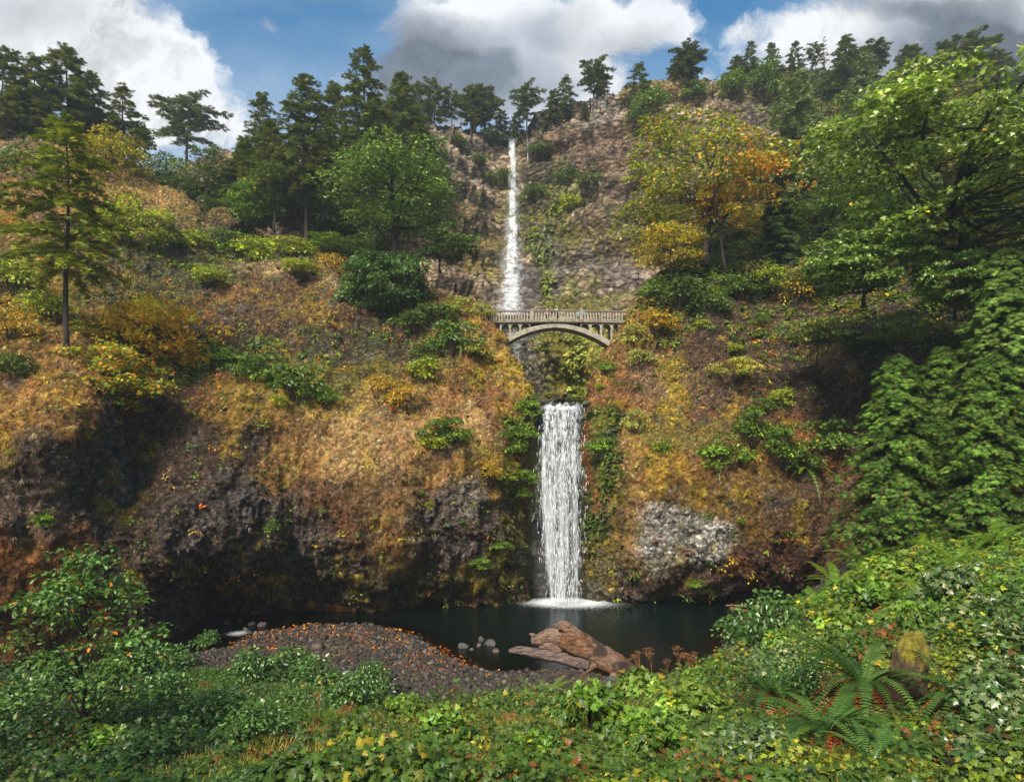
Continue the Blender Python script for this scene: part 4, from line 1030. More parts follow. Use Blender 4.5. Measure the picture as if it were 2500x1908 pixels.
for side, yy in (('f', BD + .02), ('b', BD + BW - .22)):
    g = Geo(); sweep(g, xs, deck_z(xs) + RH + .14, deck_z(xs) + RH, yy - .05, yy + .25, C_CONCD * .85); bpart(g, 'handrail')
    g = Geo(); sweep(g, xs, deck_z(xs) + .16, deck_z(xs) + .004, yy, yy + .2, C_CONC * .8); bpart(g, 'kerb')
    for ppx in (1183, 1298.5, 1419.5):
        x = bx(ppx); z0 = deck_z(x); g = Geo()
        box(g, (x, yy + .1, z0 + .66), (.40, .34, 1.30), C_CONCD * 1.2); box(g, (x, yy + .1, z0 + 1.36), (.50, .44, .10), C_CONCD); bpart(g, 'post')
    bal = [p for p in np.arange(1190, 1526, 7.0) if min(abs(p - q) for q in (1183, 1298.5, 1419.5)) > 6]
    if side == 'b': bal = bal[::1]
    for p in bal:
        x = bx(p); z0 = deck_z(x); g = Geo()
        box(g, (x, yy + .1, z0 + .16 + (RH - .16) / 2), (.105, .12, RH - .164), C_CONC * 1.15)
        # flared head, so each opening ends in a small round arch
        box(g, (x, yy + .1, z0 + RH - .05), (.20, .118, .09), C_CONC * 1.1); bpart(g, 'baluster')
g = Geo(); rng = np.random.default_rng(4); N = 420
T = np.stack([rng.uniform(xL, xR, N), rng.uniform(BD - .14, BD + .0, N), 0 * np.zeros(N)], -1); T[:, 2] = deck_z(T[:, 0]) - .05 + rng.uniform(-.01, .03, N) + .02
v, fs, c = instances(OVAL[0], OVAL[1], T, frames(rng.normal(0, .5, (N, 3)) + [0, 0, 1], rng.normal(0, 1, (N, 3))), rng.uniform(.08, .2, N), pal(rng, N, [(2, (.30, .12, .04)), (1, (.40, .24, .06)), (1, (.16, .08, .04))]))
g.add(v, fs, c); leaf_deck = g.build('fallen_leaves', M_GRASS, None, False)
tag(leaf_deck, 'brown fallen leaves lying along the outer edge of the bridge deck', 'leaves', kind='stuff')

# ------------------------------------------------------------------ people on the bridge
def plain(name, c, rough=.7):
    m, nt, b, L = new_mat(name); b.inputs['Base Color'].default_value = (*c, 1); b.inputs['Roughness'].default_value = rough
    n = _n(nt, 'ShaderNodeTexNoise'); n.inputs['Scale'].default_value = 25; bp = _n(nt, 'ShaderNodeBump'); bp.inputs['Strength'].default_value = .15; L(n.outputs[0], bp.inputs['Height']); L(bp.outputs[0], b.inputs['Normal'])
    return m
M_SKIN = plain('skin', (.55, .33, .24), .5)
def skinned(name, verts, edges, radii, mat, parent, sub=1, root=0):
    bm = bmesh.new(); sl = bm.verts.layers.skin.verify()
    vs_ = [bm.verts.new(v) for v in verts]
    for v, r in zip(vs_, radii):
        v[sl].radius = (r, r) if np.isscalar(r) else r
    vs_[root][sl].use_root = True
    for a, b in edges: bm.edges.new((vs_[a], vs_[b]))
    me = bpy.data.meshes.new(name); bm.to_mesh(me); bm.free(); me.materials.append(mat)
    o = link(bpy.data.objects.new(name, me), parent)
    sk = o.modifiers.new('skin', 'SKIN'); sk.use_smooth_shade = True
    sb = o.modifiers.new('subdiv', 'SUBSURF'); sb.levels = sub; sb.render_levels = sub
    return o
def person(loc, h, rz, shirt, trousers, hair, label, lean=0.0, arms='rail', pack=None, long_hair=False):
    k = h / 1.75; r = empty('person', loc, rz); r.scale = (k, k, k)
    tag(r, label, 'person', None)
    hand = [(.30, .28, 1.10), (-.30, .28, 1.08)] if arms == 'rail' else [(.27, .10, .82), (-.26, .02, .80)]
    elb = [(.30, .02, 1.12), (-.31, .02, 1.12)] if arms == 'rail' else [(.27, -.03, 1.10), (-.27, -.04, 1.10)]
    V = [(0, 0, .95), (0, 0, 1.18), (0, .01 + lean * .3, 1.40), (0, .02 + lean * .5, 1.50), (0, .03 + lean * .6, 1.58), (0, .04 + lean * .6, 1.67),
         (.18, lean * .3, 1.42), elb[0], hand[0], (-.18, lean * .3, 1.42), elb[1], hand[1],
         (.10, 0, .90), (.11, .03, .50), (.11, 0, .08), (.12, .15, .03), (-.10, 0, .90), (-.11, .05, .50), (-.11, -.02, .08), (-.12, .12, .03)]
    E = [(0, 1), (1, 2), (2, 3), (3, 4), (4, 5), (2, 6), (6, 7), (7, 8), (2, 9), (9, 10), (10, 11), (0, 12), (12, 13), (13, 14), (14, 15), (0, 16), (16, 17), (17, 18), (18, 19)]
    Rr = [(.15, .11), (.14, .10), (.15, .10), .055, .085, .09, .06, .042, .035, .06, .042, .035, .09, .062, .045, .04, .09, .062, .045, .04]
    skinned('body', V, E, Rr, M_SKIN, r, 1)
    ms = plain('shirt_cloth', shirt); mt = plain('trouser_cloth', trousers); mh = plain('hair', hair, .6)
    sV = [V[0], V[1], V[2], V[6], V[7], V[9], V[10]]
    skinned('shirt', sV, [(0, 1), (1, 2), (2, 3), (3, 4), (2, 5), (5, 6)], [(.17, .13), (.165, .125), (.165, .12), .078, .06, .078, .06], ms, r, 1)
    tV = [V[0], V[12], V[13], V[14], V[16], V[17], V[18]]
    skinned('trousers', tV, [(0, 1), (1, 2), (2, 3), (0, 4), (4, 5), (5, 6)], [(.165, .125), .10, .078, .062, .10, .078, .062], mt, r, 1)
    g = Geo(); u = np.linspace(0, np.pi, 7); w = np.linspace(0, 2 * np.pi, 10, False)
    cx, cy_, cz = V[5][0], V[5][1] - .02, V[5][2] + .02
    vv = np.array([[cx + .11 * math.sin(a) * math.cos(b), cy_ + .115 * math.sin(a) * math.sin(b) - .02, cz + .10 * math.cos(a)] for a in u[:5] for b in w])
    ff = [[i * 10 + j, i * 10 + (j + 1) % 10, (i + 1) * 10 + (j + 1) % 10, (i + 1) * 10 + j] for i in range(4) for j in range(10)]
    g.add(vv, [np.array(ff)]); 
    if long_hair: tube(g, [(cx, cy_ - .07, cz), (cx, cy_ - .10, cz - .12), (cx, cy_ - .09, cz - .25)], [.08, .08, .05], 8)
    g.build('hair', mh, r)
    if pack is not None:
        g = Geo(); tube(g, [(0, -.19, 1.02), (0, -.22, 1.14), (0, -.21, 1.32), (0, -.16, 1.42)], [.10, .15, .14, .08], 8); g.build('backpack', plain('pack_cloth', pack), r)
    return r
def on_deck(px, dy): x = bx(px); return (x, BD + dy, deck_z(x))
person(on_deck(1337, .75), 1.52, math.pi, (.42, .08, .25), (.05, .05, .08), (.55, .38, .20), 'shorter person in a magenta top behind the middle of the bridge railing', arms='rail', long_hair=True)
person(on_deck(1361, .65), 1.74, -math.pi * .65, (.35, .55, .72), (.06, .05, .07), (.13, .06, .03), 'taller brown haired person in a light blue shirt at the bridge centre', arms='rail')
person(on_deck(1366, 1.2), 1.45, math.pi * .8, (.38, .10, .07), (.10, .06, .05), (.10, .06, .04), 'small person in a dark red top beside the light blue shirt', arms='down')
person(on_deck(1414, 1.1), 1.40, math.pi * .9, (.05, .33, .36), (.05, .10, .12), (.15, .09, .05), 'person in a teal top half hidden by the right bridge post', arms='down')
person(on_deck(1429, .9), 1.44, math.pi * 1.1, (.05, .40, .55), (.03, .15, .25), (.08, .05, .03), 'person in a bright blue jacket just right of the right bridge post', arms='rail', pack=(.03, .25, .40))
person(on_deck(1480, .9), 1.42, math.pi, (.025, .03, .06), (.06, .07, .12), (.03, .02, .02), 'person in a navy jacket near the right end of the bridge', arms='down', pack=(.02, .02, .03))
person(on_deck(1494, 1.3), 1.38, math.pi, (.35, .05, .06), (.05, .05, .05), (.05, .03, .02), 'person in a red top at the far right end of the bridge railing', arms='down')

# ------------------------------------------------------------------ driftwood and stones
def rocky(name, loc, size, seed, col=(.10, .09, .08), mat=None, sub=3, moss=None, rz=0.0, rough=.28, parent=None):
    bm = bmesh.new(); bmesh.ops.create_icosphere(bm, subdivisions=sub, radius=1)
    V = np.array([v.co[:] for v in bm.verts]); Fc = np.array([[v.index for v in f.verts] for f in bm.faces]); bm.free()
    n = fbm(V * 1.1 + seed * 7.3, 4, seed, .5); r = 1 + rough * n + .10 * fbm(V * 3.7 + seed, 4, seed + 5, .6)
    q = V * r[:, None]
    for k in range(5):      # chipped flat faces
        rg = np.random.default_rng(seed * 10 + k); d = norm(rg.normal(0, 1, 3)); h = rg.uniform(.62, .85)
        e = q @ d; q = q - np.maximum(0, e - h)[:, None] * d * .85
    q = q * np.asarray(size, float) * .5
    c = np.broadcast_to(np.array(col, float), V.shape) * (1 + .35 * fbm(V * 3, 3, seed + 2))[:, None]
    if moss is not None:
        w = smooth(.0, .45, V[:, 2] + .7 * fbm(V * 1.6, 4, seed + 8)); c = c + (np.array(moss) * (1 + .4 * fbm(V * 5, 3, 1))[:, None] - c) * w[:, None]
    ca, sa = math.cos(rz), math.sin(rz); q = q @ np.array([[ca, sa, 0], [-sa, ca, 0], [0, 0, 1]])
    o = mesh_np(name, q, [Fc], mat or M_STONE, parent, c, smooth=sub > 2)
    o.location = loc; return o
def water_at(px, py, z=0.0):
    D = F * (CH - z) / (py - HY); return np.array([(px - CX) / F * D, D, z])
def log_tube(g, rng, pts, rad, col, seed, sides=48, amp=.14, n=70, stain=None):
    pts = np.asarray(pts, float); t0 = np.linspace(0, 1, len(pts)); t = np.linspace(0, 1, n)
    q = np.stack([np.interp(t, t0, pts[:, k]) for k in range(3)], -1)
    for _ in range(3): q[1:-1] = (q[:-2] + q[1:-1] * 2 + q[2:]) / 4
    r = np.interp(t, t0, rad)
    n0 = g.n; tube(g, q, r, sides, (1, 1, 1))
    V = g.v[-1]; ctr = np.repeat(q, sides, 0); d = norm(V - ctr); rr = np.repeat(r, sides)
    th = np.tile(np.arange(sides) / sides * 2 * np.pi, n); tt = np.repeat(t, sides)
    groove = fbm(np.stack([np.cos(th) * 2.6, np.sin(th) * 2.6, tt * 3], -1) + seed, 4, seed)
    lumps = fbm(V * 1.4, 4, seed + 3)
    fine = fbm(np.stack([np.cos(th) * 7, np.sin(th) * 7, tt * 4], -1) + seed, 4, seed + 6, .6, ridged=True)
    g.v[-1] = V + d * (rr * amp * (groove * 1.0 + lumps * .6 + fine * .6))[:, None]
    c = np.broadcast_to(np.array(col, float), V.shape).copy()
    w = smooth(-.1, .35, fbm(np.stack([np.cos(th) * 1.5, np.sin(th) * 1.5, tt * 4], -1) + seed * 3, 4, 5))
    c = c + ((.34, .24, .17) - c) * (w * .6)[:, None]
    if stain is not None:
        w = smooth(-.02, .22, fbm(V * 1.1 + 9, 4, seed + 9)) * .9; c = c + (np.array(stain) - c) * w[:, None]
    g.c[-1] = c
rng = np.random.default_rng(77)
logE = empty('driftwood_log', water_at(1450, 1640)); tag(logE, 'huge orange brown driftwood log with a snout shaped broken end on the pool edge', 'log')
def lp(px, py, D): return P(px, py, D)
g = Geo()
log_tube(g, rng, [lp(1372, 1558, 49.6), lp(1400, 1568, 49.3), lp(1450, 1592, 48.6), lp(1505, 1620, 47.6), lp(1560, 1650, 46.6)], [.72, .90, .82, .70, .42], (.22, .095, .04), 3, stain=(.045, .028, .02), amp=.22)
child(g.build('trunk', M_WOOD, logE))
g = Geo()
log_tube(g, rng, [lp(1298, 1562, 50.2), lp(1316, 1560, 50.1), lp(1345, 1550, 49.9), lp(1385, 1560, 49.6)], [.26, .36, .46, .80], (.27, .16, .10), 5, amp=.32, n=26)
child(g.build('snout', M_WOOD, logE))
g = Geo(); log_tube(g, rng, [lp(1362, 1526, 49.3), lp(1378, 1528, 49.2), lp(1396, 1540, 49.2), lp(1408, 1560, 49.2)], [.22, .34, .42, .6], (.30, .17, .10), 8, amp=.35, n=20); child(g.build('knot', M_WOOD, logE))
g = Geo(); log_tube(g, rng, [lp(1242, 1588, 50.3), lp(1270, 1586, 50.3), lp(1310, 1594, 49.9), lp(1370, 1604, 49.3), lp(1440, 1622, 48.3)], [.12, .30, .36, .42, .4], (.20, .14, .115), 11, amp=.2, n=36)
child(g.build('lower_limb', M_WOOD, logE))
g = Geo(); log_tube(g, rng, [lp(1318, 1580, 49.9), lp(1340, 1576, 49.7), lp(1375, 1584, 49.3)], [.16, .28, .36], (.26, .15, .10), 12, amp=.3, n=16); child(g.build('broken_stub', M_WOOD, logE))
rs = np.random.default_rng(55)
for k, (a_, b_, r_) in enumerate([((1538, 1640, 46.8), (1562, 1632, 46.0), .16), ((1540, 1648, 46.6), (1566, 1655, 46.0), .14), ((1500, 1648, 46.9), (1478, 1668, 46.5), .2), ((1452, 1622, 47.9), (1432, 1640, 47.6), .17), ((1306, 1552, 50.1), (1292, 1546, 50.3), .12), ((1374, 1532, 49.2), (1352, 1522, 49.4), .14), ((1400, 1610, 48.9), (1412, 1622, 48.4), .3)]):
    g = Geo(); log_tube(g, rs, [lp(*a_), (lp(*a_) + lp(*b_)) / 2 + rs.normal(0, .05, 3), lp(*b_)], [r_ * 1.5, r_, r_ * .3], (.24, .13, .08), 60 + k, sides=12, n=14, amp=.3); child(g.build('root_stub', M_WOOD, logE))
# driftwood jam at the right end of the pool
def stick(px0, py0, px1, py1, z0, z1, r, label, col=(.30, .10, .045), seed=1):
    a = water_at(px0, py0, z0); b = water_at(px1, py1, z1)
    r0 = np.random.default_rng(seed); g = Geo()
    root = (a + b) / 2
    log_tube(g, r0, [a - root, (a + b) / 2 + r0.normal(0, .1, 3) - root, b - root], [r * .75, r, r * .6], col, seed, sides=10, n=18, amp=.2)
    o = g.build('driftwood', M_WOOD); o.location = root; tag(o, label, 'driftwood', 'driftwood jammed at the right end of the pool'); return o
stick(1772, 1477, 1872, 1482, .25, .5, .13, 'long thin bleached driftwood pole, topmost of the jam under the right cliff', (.26, .13, .07), 1)
stick(1782, 1483, 1860, 1497, .2, .25, .16, 'long reddish driftwood pole lying second from the back of the jam', seed=2)
stick(1838, 1480, 1812, 1522, .35, .1, .20, 'red brown driftwood limb slanting down to the left behind the stump', seed=3)
stick(1795, 1522, 1842, 1500, .08, .4, .12, 'thin red driftwood stick pointing up beside the stump', seed=4)
stick(1800, 1524, 1850, 1520, .1, .15, .18, 'short driftwood log at the front foot of the jam', (.22, .10, .05), 5)
stick(1850, 1484, 1925, 1478, .3, .6, .12, 'pale splintered driftwood on the stones right of the jam', (.36, .27, .20), 6)
stick(1870, 1492, 1945, 1482, .4, .9, .10, 'thin grey driftwood stick reaching right towards the fern bank', (.30, .23, .18), 7)
g = Geo(); r0 = np.random.default_rng(9); log_tube(g, r0, [(0, 0, -.4), (.08, 0, .4), (.35, .1, 1.1), (.75, .1, 1.5)], [.75, .62, .55, .34], (.36, .17, .07), 21, n=22, amp=.25)
st = g.build('tree_stump', M_WOOD); st.location = water_at(1846, 1524, .1); st.scale = (1.15, 1.15, 1.15); tag(st, 'rounded orange driftwood stump at the right edge of the pool', 'stump')

stones = [(1130, 1580, 26, 14, 'angular grey stone standing left in the shallows left of the log'), (1176, 1563, 18, 14, 'grey stone nearest the falls among the shallow water stones'), (1197, 1573, 30, 17, 'largest pale topped stone in the shallows left of the log'),
          (1170, 1576, 14, 8, 'small wet stone between the two big shallow water stones'), (1212, 1590, 20, 9, 'low flat brown stone in the water near the tip of the lower limb'), (1152, 1585, 11, 6, 'tiny stone in the water beside the angular grey one'),
          (1262, 1630, 17, 13, 'small grey stone on the gravel edge below the log limb'), (1343, 1622, 26, 13, 'pale stone under the middle of the driftwood log'), (1380, 1632, 30, 14, 'brown flat stone just under the driftwood log'), (1494, 1660, 26, 16, 'grey stone on the gravel right below the thick end of the log'),
          (1055, 1618, 17, 10, 'reddish stone on the gravel bar near the water line'), (1175, 1650, 18, 13, 'grey stone in the middle of the gravel bar'), (880, 1592, 14, 8, 'small dark stone amid orange leaves on the gravel bar'), (978, 1606, 20, 12, 'brown grey stone on the gravel bar below the orange leaves'),
          (775, 1583, 34, 20, 'dark rounded boulder on the left part of the gravel bar'), (555, 1522, 17, 12, 'brown boulder leftmost in the creek rapids'), (585, 1517, 14, 10, 'small boulder second in the creek rapids'), (614, 1526, 17, 13, 'round pale grey boulder in the creek rapids'), (640, 1527, 24, 11, 'wet dark boulder rightmost in the creek rapids'),
          (600, 1537, 14, 8, 'half sunk boulder beside the white creek water'), (628, 1495, 34, 9, 'flat stone at the mouth of the cave under the left cliff'), (440, 1545, 30, 22, 'brown boulder at the foot of the left cliff by the creek'), (1605, 1655, 40, 16, 'dark mossy stone on the bank behind the dried umbels'), (1660, 1640, 36, 14, 'grey stone at the water edge near the dried umbels'),
          (1895, 1520, 40, 20, 'dark grey stone below the driftwood jam'), (1940, 1490, 34, 14, 'grey stone at the foot of the fern bank'), (1785, 1560, 40, 16, 'wet dark stones edge at the right pool corner'), (1675, 1690, 44, 22, 'reddish mossy boulder half hidden in leaves below the umbels')]
for i, (px, py, w, h, lab) in enumerate(stones):
    p = at(px, py, 50) if not (1120 < px < 1225 or 540 < px < 650) else water_at(px, py, 0.0)
    D = p[1]; s = D / F
    o = rocky('stone', p + np.array([0, 0, .1 * h * s]), (w * s * 1.1, w * s * .9, h * s * 1.5), 30 + i, col=(.075, .068, .06) if "grey" in lab or 'pale' in lab else (.10, .07, .05), moss=(.10, .09, .02) if 'mossy' in lab else None, rz=i * 1.3)
    tag(o, lab, 'stone')
for i, (px, py, w, h, dd, lab) in enumerate([(1318, 984, 22, 14, 72.4, 'wet dark rock at the left end of the lip of the lower waterfall'), (1352, 986, 15, 8, 72.2, 'small rock splitting the water on the left of the lower waterfall lip'), (1397, 986, 18, 9, 72.1, 'small rock splitting the water on the right of the lower waterfall lip'), (1431, 985, 24, 18, 72.2, 'wet mossy rock at the right end of the lip of the lower waterfall')]):
    s = dd / F
    o = rocky('stone', P(px, py, dd), (w * s, w * s, h * s), 130 + i, col=(.05, .045, .04), moss=(.09, .10, .02) if 'mossy' in lab else None, rz=i); tag(o, lab, 'stone')
# mossy boulder on the right bank
p = at(2225, 1720); D = p[1]; s = D / F
mb = rocky('boulder', p + np.array([.1, .3, .95]), (92 * s, 85 * s, 215 * s), 12, col=(.10, .06, .03), moss=(.25, .20, .02), mat=M_SOIL, sub=5, rough=.42); mb.rotation_euler = (0, .22, 0)
tag(mb, 'tall boulder capped in yellow green moss behind the big sword fern', 'boulder')
p = at(548, 562); s = p[1] / F
o = rocky('mossy_outcrop', p + np.array([0, .8, .4]), (100 * s, 80 * s, 110 * s), 9, col=(.10, .06, .03), moss=(.17, .11, .022), mat=M_CLIFF, sub=5); tag(o, 'domed mossy rock outcrop on the left hillside above green shrubs', 'rock')
p = at(1643, 1028); s = p[1] / F
o = rocky('moss_ball', p + np.array([0, -.3, 0]), (26 * s, 22 * s, 28 * s), 11, col=(.5, .36, .03), moss=(.55, .40, .03), mat=M_CLIFF, sub=4, rough=.12); tag(o, 'bright yellow round moss ball on the right cliff beside the lower waterfall', 'moss ball')

# ------------------------------------------------------------------ trees
def tree_at(proto, H0, px, py, ptop, label, cat='tree', rz=0.0, D=None, group=None, wide=1.0, sink=.4, only=None, tilt=0.0):
    p = at(px, py, D or 80, only) if D is None else P(px, py, D)
    h = (py - ptop) / F * p[1]; k = h / H0
    return place(proto, p - np.array([0, 0, sink]), (k * wide, k * wide, k), rz, label, cat, group, tilt)
R_ = random.Random(4)
# near fir on the left slope
t = conifer('fir_tree', 20, 12.5, 3, P_FIRW, bare=.36, n_br=88, spray=.95, dens=2, prof=.6, gap=.12, droop=.32, tr=.26)
tree_at(t, 20, 163, 850, 280, 'near fir with a long bare trunk standing on the left slope', rz=.3)
# tall firs left of centre
t = conifer('fir_tree', 30, 16, 7, P_FIR, bare=.32, n_br=92, spray=1.5, dens=2, prof=.62, gap=.12, droop=.30, tr=.42, flat_top=False)
tree_at(t, 30, 745, 600, 182, 'tall dark fir with a bare straight trunk left of the round green maple', D=100)
t = conifer('fir_tree', 38, 17.5, 11, P_FIR, bare=.10, n_br=135, spray=1.7, dens=2, prof=.62, gap=.06, droop=.25, tr=.5)
tree_at(t, 38, 890, 560, 112, 'tallest dark fir behind the round green maple, its ragged top against the blue sky', D=112)
fir_a = conifer('fir_tree', 22, 12, 13, P_FIR, bare=.12, n_br=84, spray=1.5, dens=2, prof=.8, gap=.05, droop=.2)
tree_at(fir_a, 22, 660, 550, 290, 'dark fir on the left of the tall bare trunked fir', D=104, wide=1.3)
fir_b = conifer('fir_tree', 20, 12, 17, P_FIR, bare=.05, n_br=120, spray=1.5, dens=2, prof=.85, gap=.03, droop=.15)
tree_at(fir_b, 20, 600, 540, 335, 'low dark fir at the left end of the fir group', D=108, wide=1.3)
tree_at(fir_a, 22, 815, 480, 200, 'fir with a narrow tip between the two tallest firs', D=124, rz=1.2, wide=1.1)
tree_at(fir_b, 20, 980, 470, 180, 'hazy fir leaning over the cliff edge right of the tallest fir', D=128, rz=2.0, wide=1.1)
tree_at(fir_a, 22, 640, 500, 222, 'shadowy fir behind the left of the fir group', D=126, rz=3.0)
# skyline prototypes: weathered, gappy crowns
sk_a = conifer('pine_tree', 18, 11, 21, P_FIR, bare=.34, n_br=50, spray=1.5, gap=.2, dens=2, droop=.12, flat_top=True, tr=.3)
sk_b = conifer('pine_tree', 18, 10.5, 22, P_FIR, bare=.2, n_br=56, spray=1.5, prof=.75, gap=.2, dens=2, droop=.2, tr=.28)
sk_c = conifer('pine_tree', 18, 10.5, 23, P_FIR, bare=.45, n_br=36, spray=1.4, dens=2, gap=.1, droop=.1, flat_top=True, lean=.06, tr=.3)
sk_d = conifer('pine_tree', 18, 12, 24, P_FIR, bare=.03, n_br=76, spray=1.6, dens=2, prof=.6, gap=.05, droop=.2, tr=.28)
GS = 'trees along the skyline'
sky = [  # proto, px, base, top, wide, label
    (sk_a, 5, 320, 108, 1.0, 'hazy fir cut by the left edge of the picture'), (sk_d, 165, 330, 108, 1.35, 'largest hazy fir on the left hilltop'), (sk_b, 85, 330, 122, 1.2, 'hazy fir just left of the largest one on the left hilltop'),
    (sk_d, 45, 330, 200, 1.6, 'low pale green bushy fir at the foot of the left hilltop firs'), (sk_b, 225, 330, 165, 1.2, 'hazy fir just right of the largest one on the left hilltop'), (sk_d, 215, 335, 235, 1.7, 'low spreading fir under the largest hilltop fir'),
    (sk_b, 300, 380, 195, 1.25, 'dark fir sloping down to the right from the left hilltop'), (sk_c, 455, 430, 238, 1.45, 'leaning flat topped pine against the small white cloud'),
    (sk_b, 1018, 338, 192, .9, 'pine leftmost on the clifftop left of the upper waterfall'), (sk_a, 1060, 338, 198, .95, 'second pine from the left on the clifftop left of the upper waterfall'), (sk_c, 1104, 336, 212, .7, 'thin half dead pine on the clifftop left of the upper waterfall'),
    (sk_a, 1150, 335, 212, 1.05, 'spreading tree left of the pair nearest the notch on the clifftop'), (sk_a, 1182, 335, 208, 1.25, 'broad tree on the clifftop closest left of the waterfall notch'), (sk_d, 1225, 345, 262, 1.1, 'short dark fir directly left of the top of the upper waterfall'),
    (sk_c, 1286, 345, 205, 1.0, 'slim round headed pine directly right of the top of the upper waterfall'), (sk_d, 1262, 345, 268, 1.1, 'small dark fir tucked right behind the lip of the upper waterfall'), (sk_d, 1352, 296, 212, 1.2, 'bushy fir left of the pointed one on the right clifftop'), (sk_b, 1382, 290, 176, 1.1, 'pointed fir above the columns of the right clifftop'),
    (sk_c, 1448, 268, 142, 1.1, 'tall leaning pine with a bare trunk on the right clifftop'), (sk_a, 1466, 262, 168, .95, 'pine standing beside the tall leaning one'), (sk_d, 1427, 285, 238, .9, 'tiny fir below the tall leaning pine'), (sk_b, 1562, 248, 144, 1.25, 'lone pyramid shaped fir on the right clifftop'), (sk_d, 1528, 252, 200, 1.1, 'small fir at the left foot of the pyramid shaped one'), (sk_d, 1605, 244, 196, .8, 'small slim fir right of the pyramid shaped one'),
    (sk_a, 1676, 215, 110, 1.35, 'flat crowned pine with twin trunks look on the right skyline'), (sk_c, 1688, 215, 113, 1.1, 'pine overlapping the flat crowned one on its right'), (sk_a, 1650, 215, 150, 1.1, 'lower pine left of the flat crowned one'),
    (sk_b, 1832, 190, 92, 1.0, 'first pine of the spaced row left of the dead reddish trees'), (sk_d, 1800, 200, 130, 1.6, 'bushy low fir left of the spaced pine row'), (sk_b, 1884, 188, 96, 1.1, 'second pine of the spaced row on the right skyline'), (sk_b, 1940, 186, 94, 1.1, 'third pine of the spaced row on the right skyline'),
    (sk_c, 1992, 190, 96, .8, 'thin pine beside the dead reddish tree'), (sk_d, 2064, 215, 82, 1.2, 'dense hazy fir right of the dead reddish tree'), (sk_a, 2132, 195, 94, 1.3, 'rounded dark tree on the right skyline'),
    (sk_d, 2090, 250, 120, 1.3, 'pointed green fir in front of the rounded skyline tree'), (sk_d, 2220, 220, 105, 1.5, 'misty broad fir above the big maple'), (sk_a, 2345, 225, 92, 1.8, 'wide flat crowned misty tree right on the skyline'),
    (sk_d, 2290, 250, 130, 1.6, 'misty low fir left of the wide flat crowned tree'), (sk_d, 2430, 260, 125, 1.7, 'misty bushy fir near the right end of the skyline'), (sk_d, 2395, 330, 200, 2.0, 'broad misty tree low on the right hillside'), (sk_d, 2250, 320, 205, 2.0, 'misty tree on the right hillside behind the big maple'), (sk_d, 2170, 330, 215, 1.5, 'grey green fir on the right hillside'), (sk_d, 2480, 340, 250, 1.8, 'low misty tree by the right edge on the hillside')]
for i, (pr, px, b_, t_, w_, lab) in enumerate(sky):
    h = pick(px, b_ + 6); D = None
    if h is None: D = 165 if px > 1000 else 122
    tree_at(pr, 18, px, b_ + 4, t_, lab, rz=i * 1.7, D=D, wide=w_, group=GS, sink=1.0)
dead = conifer('dead_tree', 16, 4, 31, [(1, (.26, .13, .08))], bare=.35, n_br=26, spray=.8, gap=.2, tr=.28, mat=M_GRASS)
tree_at(dead, 16, 2012, 190, 86, 'dead reddish needled tree standing in the gap on the right skyline')
g = Geo(); root = empty('dead_snag'); tube(g, [(0, 0, 0), (.05, 0, 4), (.1, .05, 8)], [.22, .16, .05], 7, (.3, .24, .2)); g.build('trunk', M_BARK, root)
tree_at(root, 8, 2487, 235, 165, 'bare broken snag on the skyline at the right edge')

# broadleaf trees
t = broadleaf('maple_tree', 15, 15, 41, [(3, (.055, .12, .04)), (3, (.09, .18, .055)), (1.5, (.15, .26, .11))], leaf=.36, n_cl=92, per=120, cb=.22, tr=.34, flat=.42, n_main=9, rc=(.085, .14))
tree_at(t, 15, 965, 640, 335, 'round crowned dark green maple left of the upper waterfall', D=88, rz=.5, wide=1.18)
t = broadleaf('maple_tree', 8, 8, 42, P_DKMAPLE, leaf=.36, n_cl=40, per=110, cb=.3, tr=.16, flat=.42, side=.9)
tree_at(t, 8, 1075, 660, 540, 'low maple limb of leaves reaching right below the round crowned maple', D=87, wide=1.2)
t = broadleaf('maple_tree', 8, 11.5, 43, [(3, (.04, .10, .045)), (3, (.06, .14, .06)), (1, (.10, .20, .09))], leaf=.34, n_cl=90, per=130, cb=.1, tr=.2, flat=.5, rc=(.08, .13))
tree_at(t, 8, 935, 790, 608, 'dense blue green maple dome hanging over the dark bank below the round maple', D=81)
t = broadleaf('maple_tree', 14, 15.5, 44, P_ORG, leaf=.36, n_cl=88, per=80, cb=.30, tr=.28, flat=.35, n_main=10, rc=(.07, .12), side=.3,
              cpal=lambda r, T, k: np.where((T[:, :1] > 2.5 + r.normal(0, 2.0, (len(T), 1))) & (T[:, 2:] < 10 + r.normal(0, 1, (len(T), 1))), pal(r, len(T), [(2, (.46, .24, .03)), (1, (.22, .24, .04))]), pal(r, len(T), [(3, (.13, .21, .035)), (2, (.20, .26, .04)), (.7, (.38, .26, .03))])))
tree_at(t, 14, 1725, 640, 262, 'maple turning orange on its right side above the right cliff', D=84)
t = broadleaf('maple_tree', 9, 6, 45, P_ORG, leaf=.34, n_cl=34, per=70, cb=.45, tr=.17, flat=.4, lean=(-1.2, 0))
tree_at(t, 9, 1772, 650, 440, 'slim second maple trunk right of the orange tinged maple', D=83)
t = broadleaf('maple_tree', 8, 11, 46, [(3, (.30, .30, .04)), (2, (.42, .30, .03)), (3, (.14, .22, .035))], leaf=.30, n_cl=55, per=75, cb=.3, tr=.15, flat=.4)
tree_at(t, 8, 1640, 700, 545, 'yellow green thin maple overhanging the cliff right of the bridge', D=84)
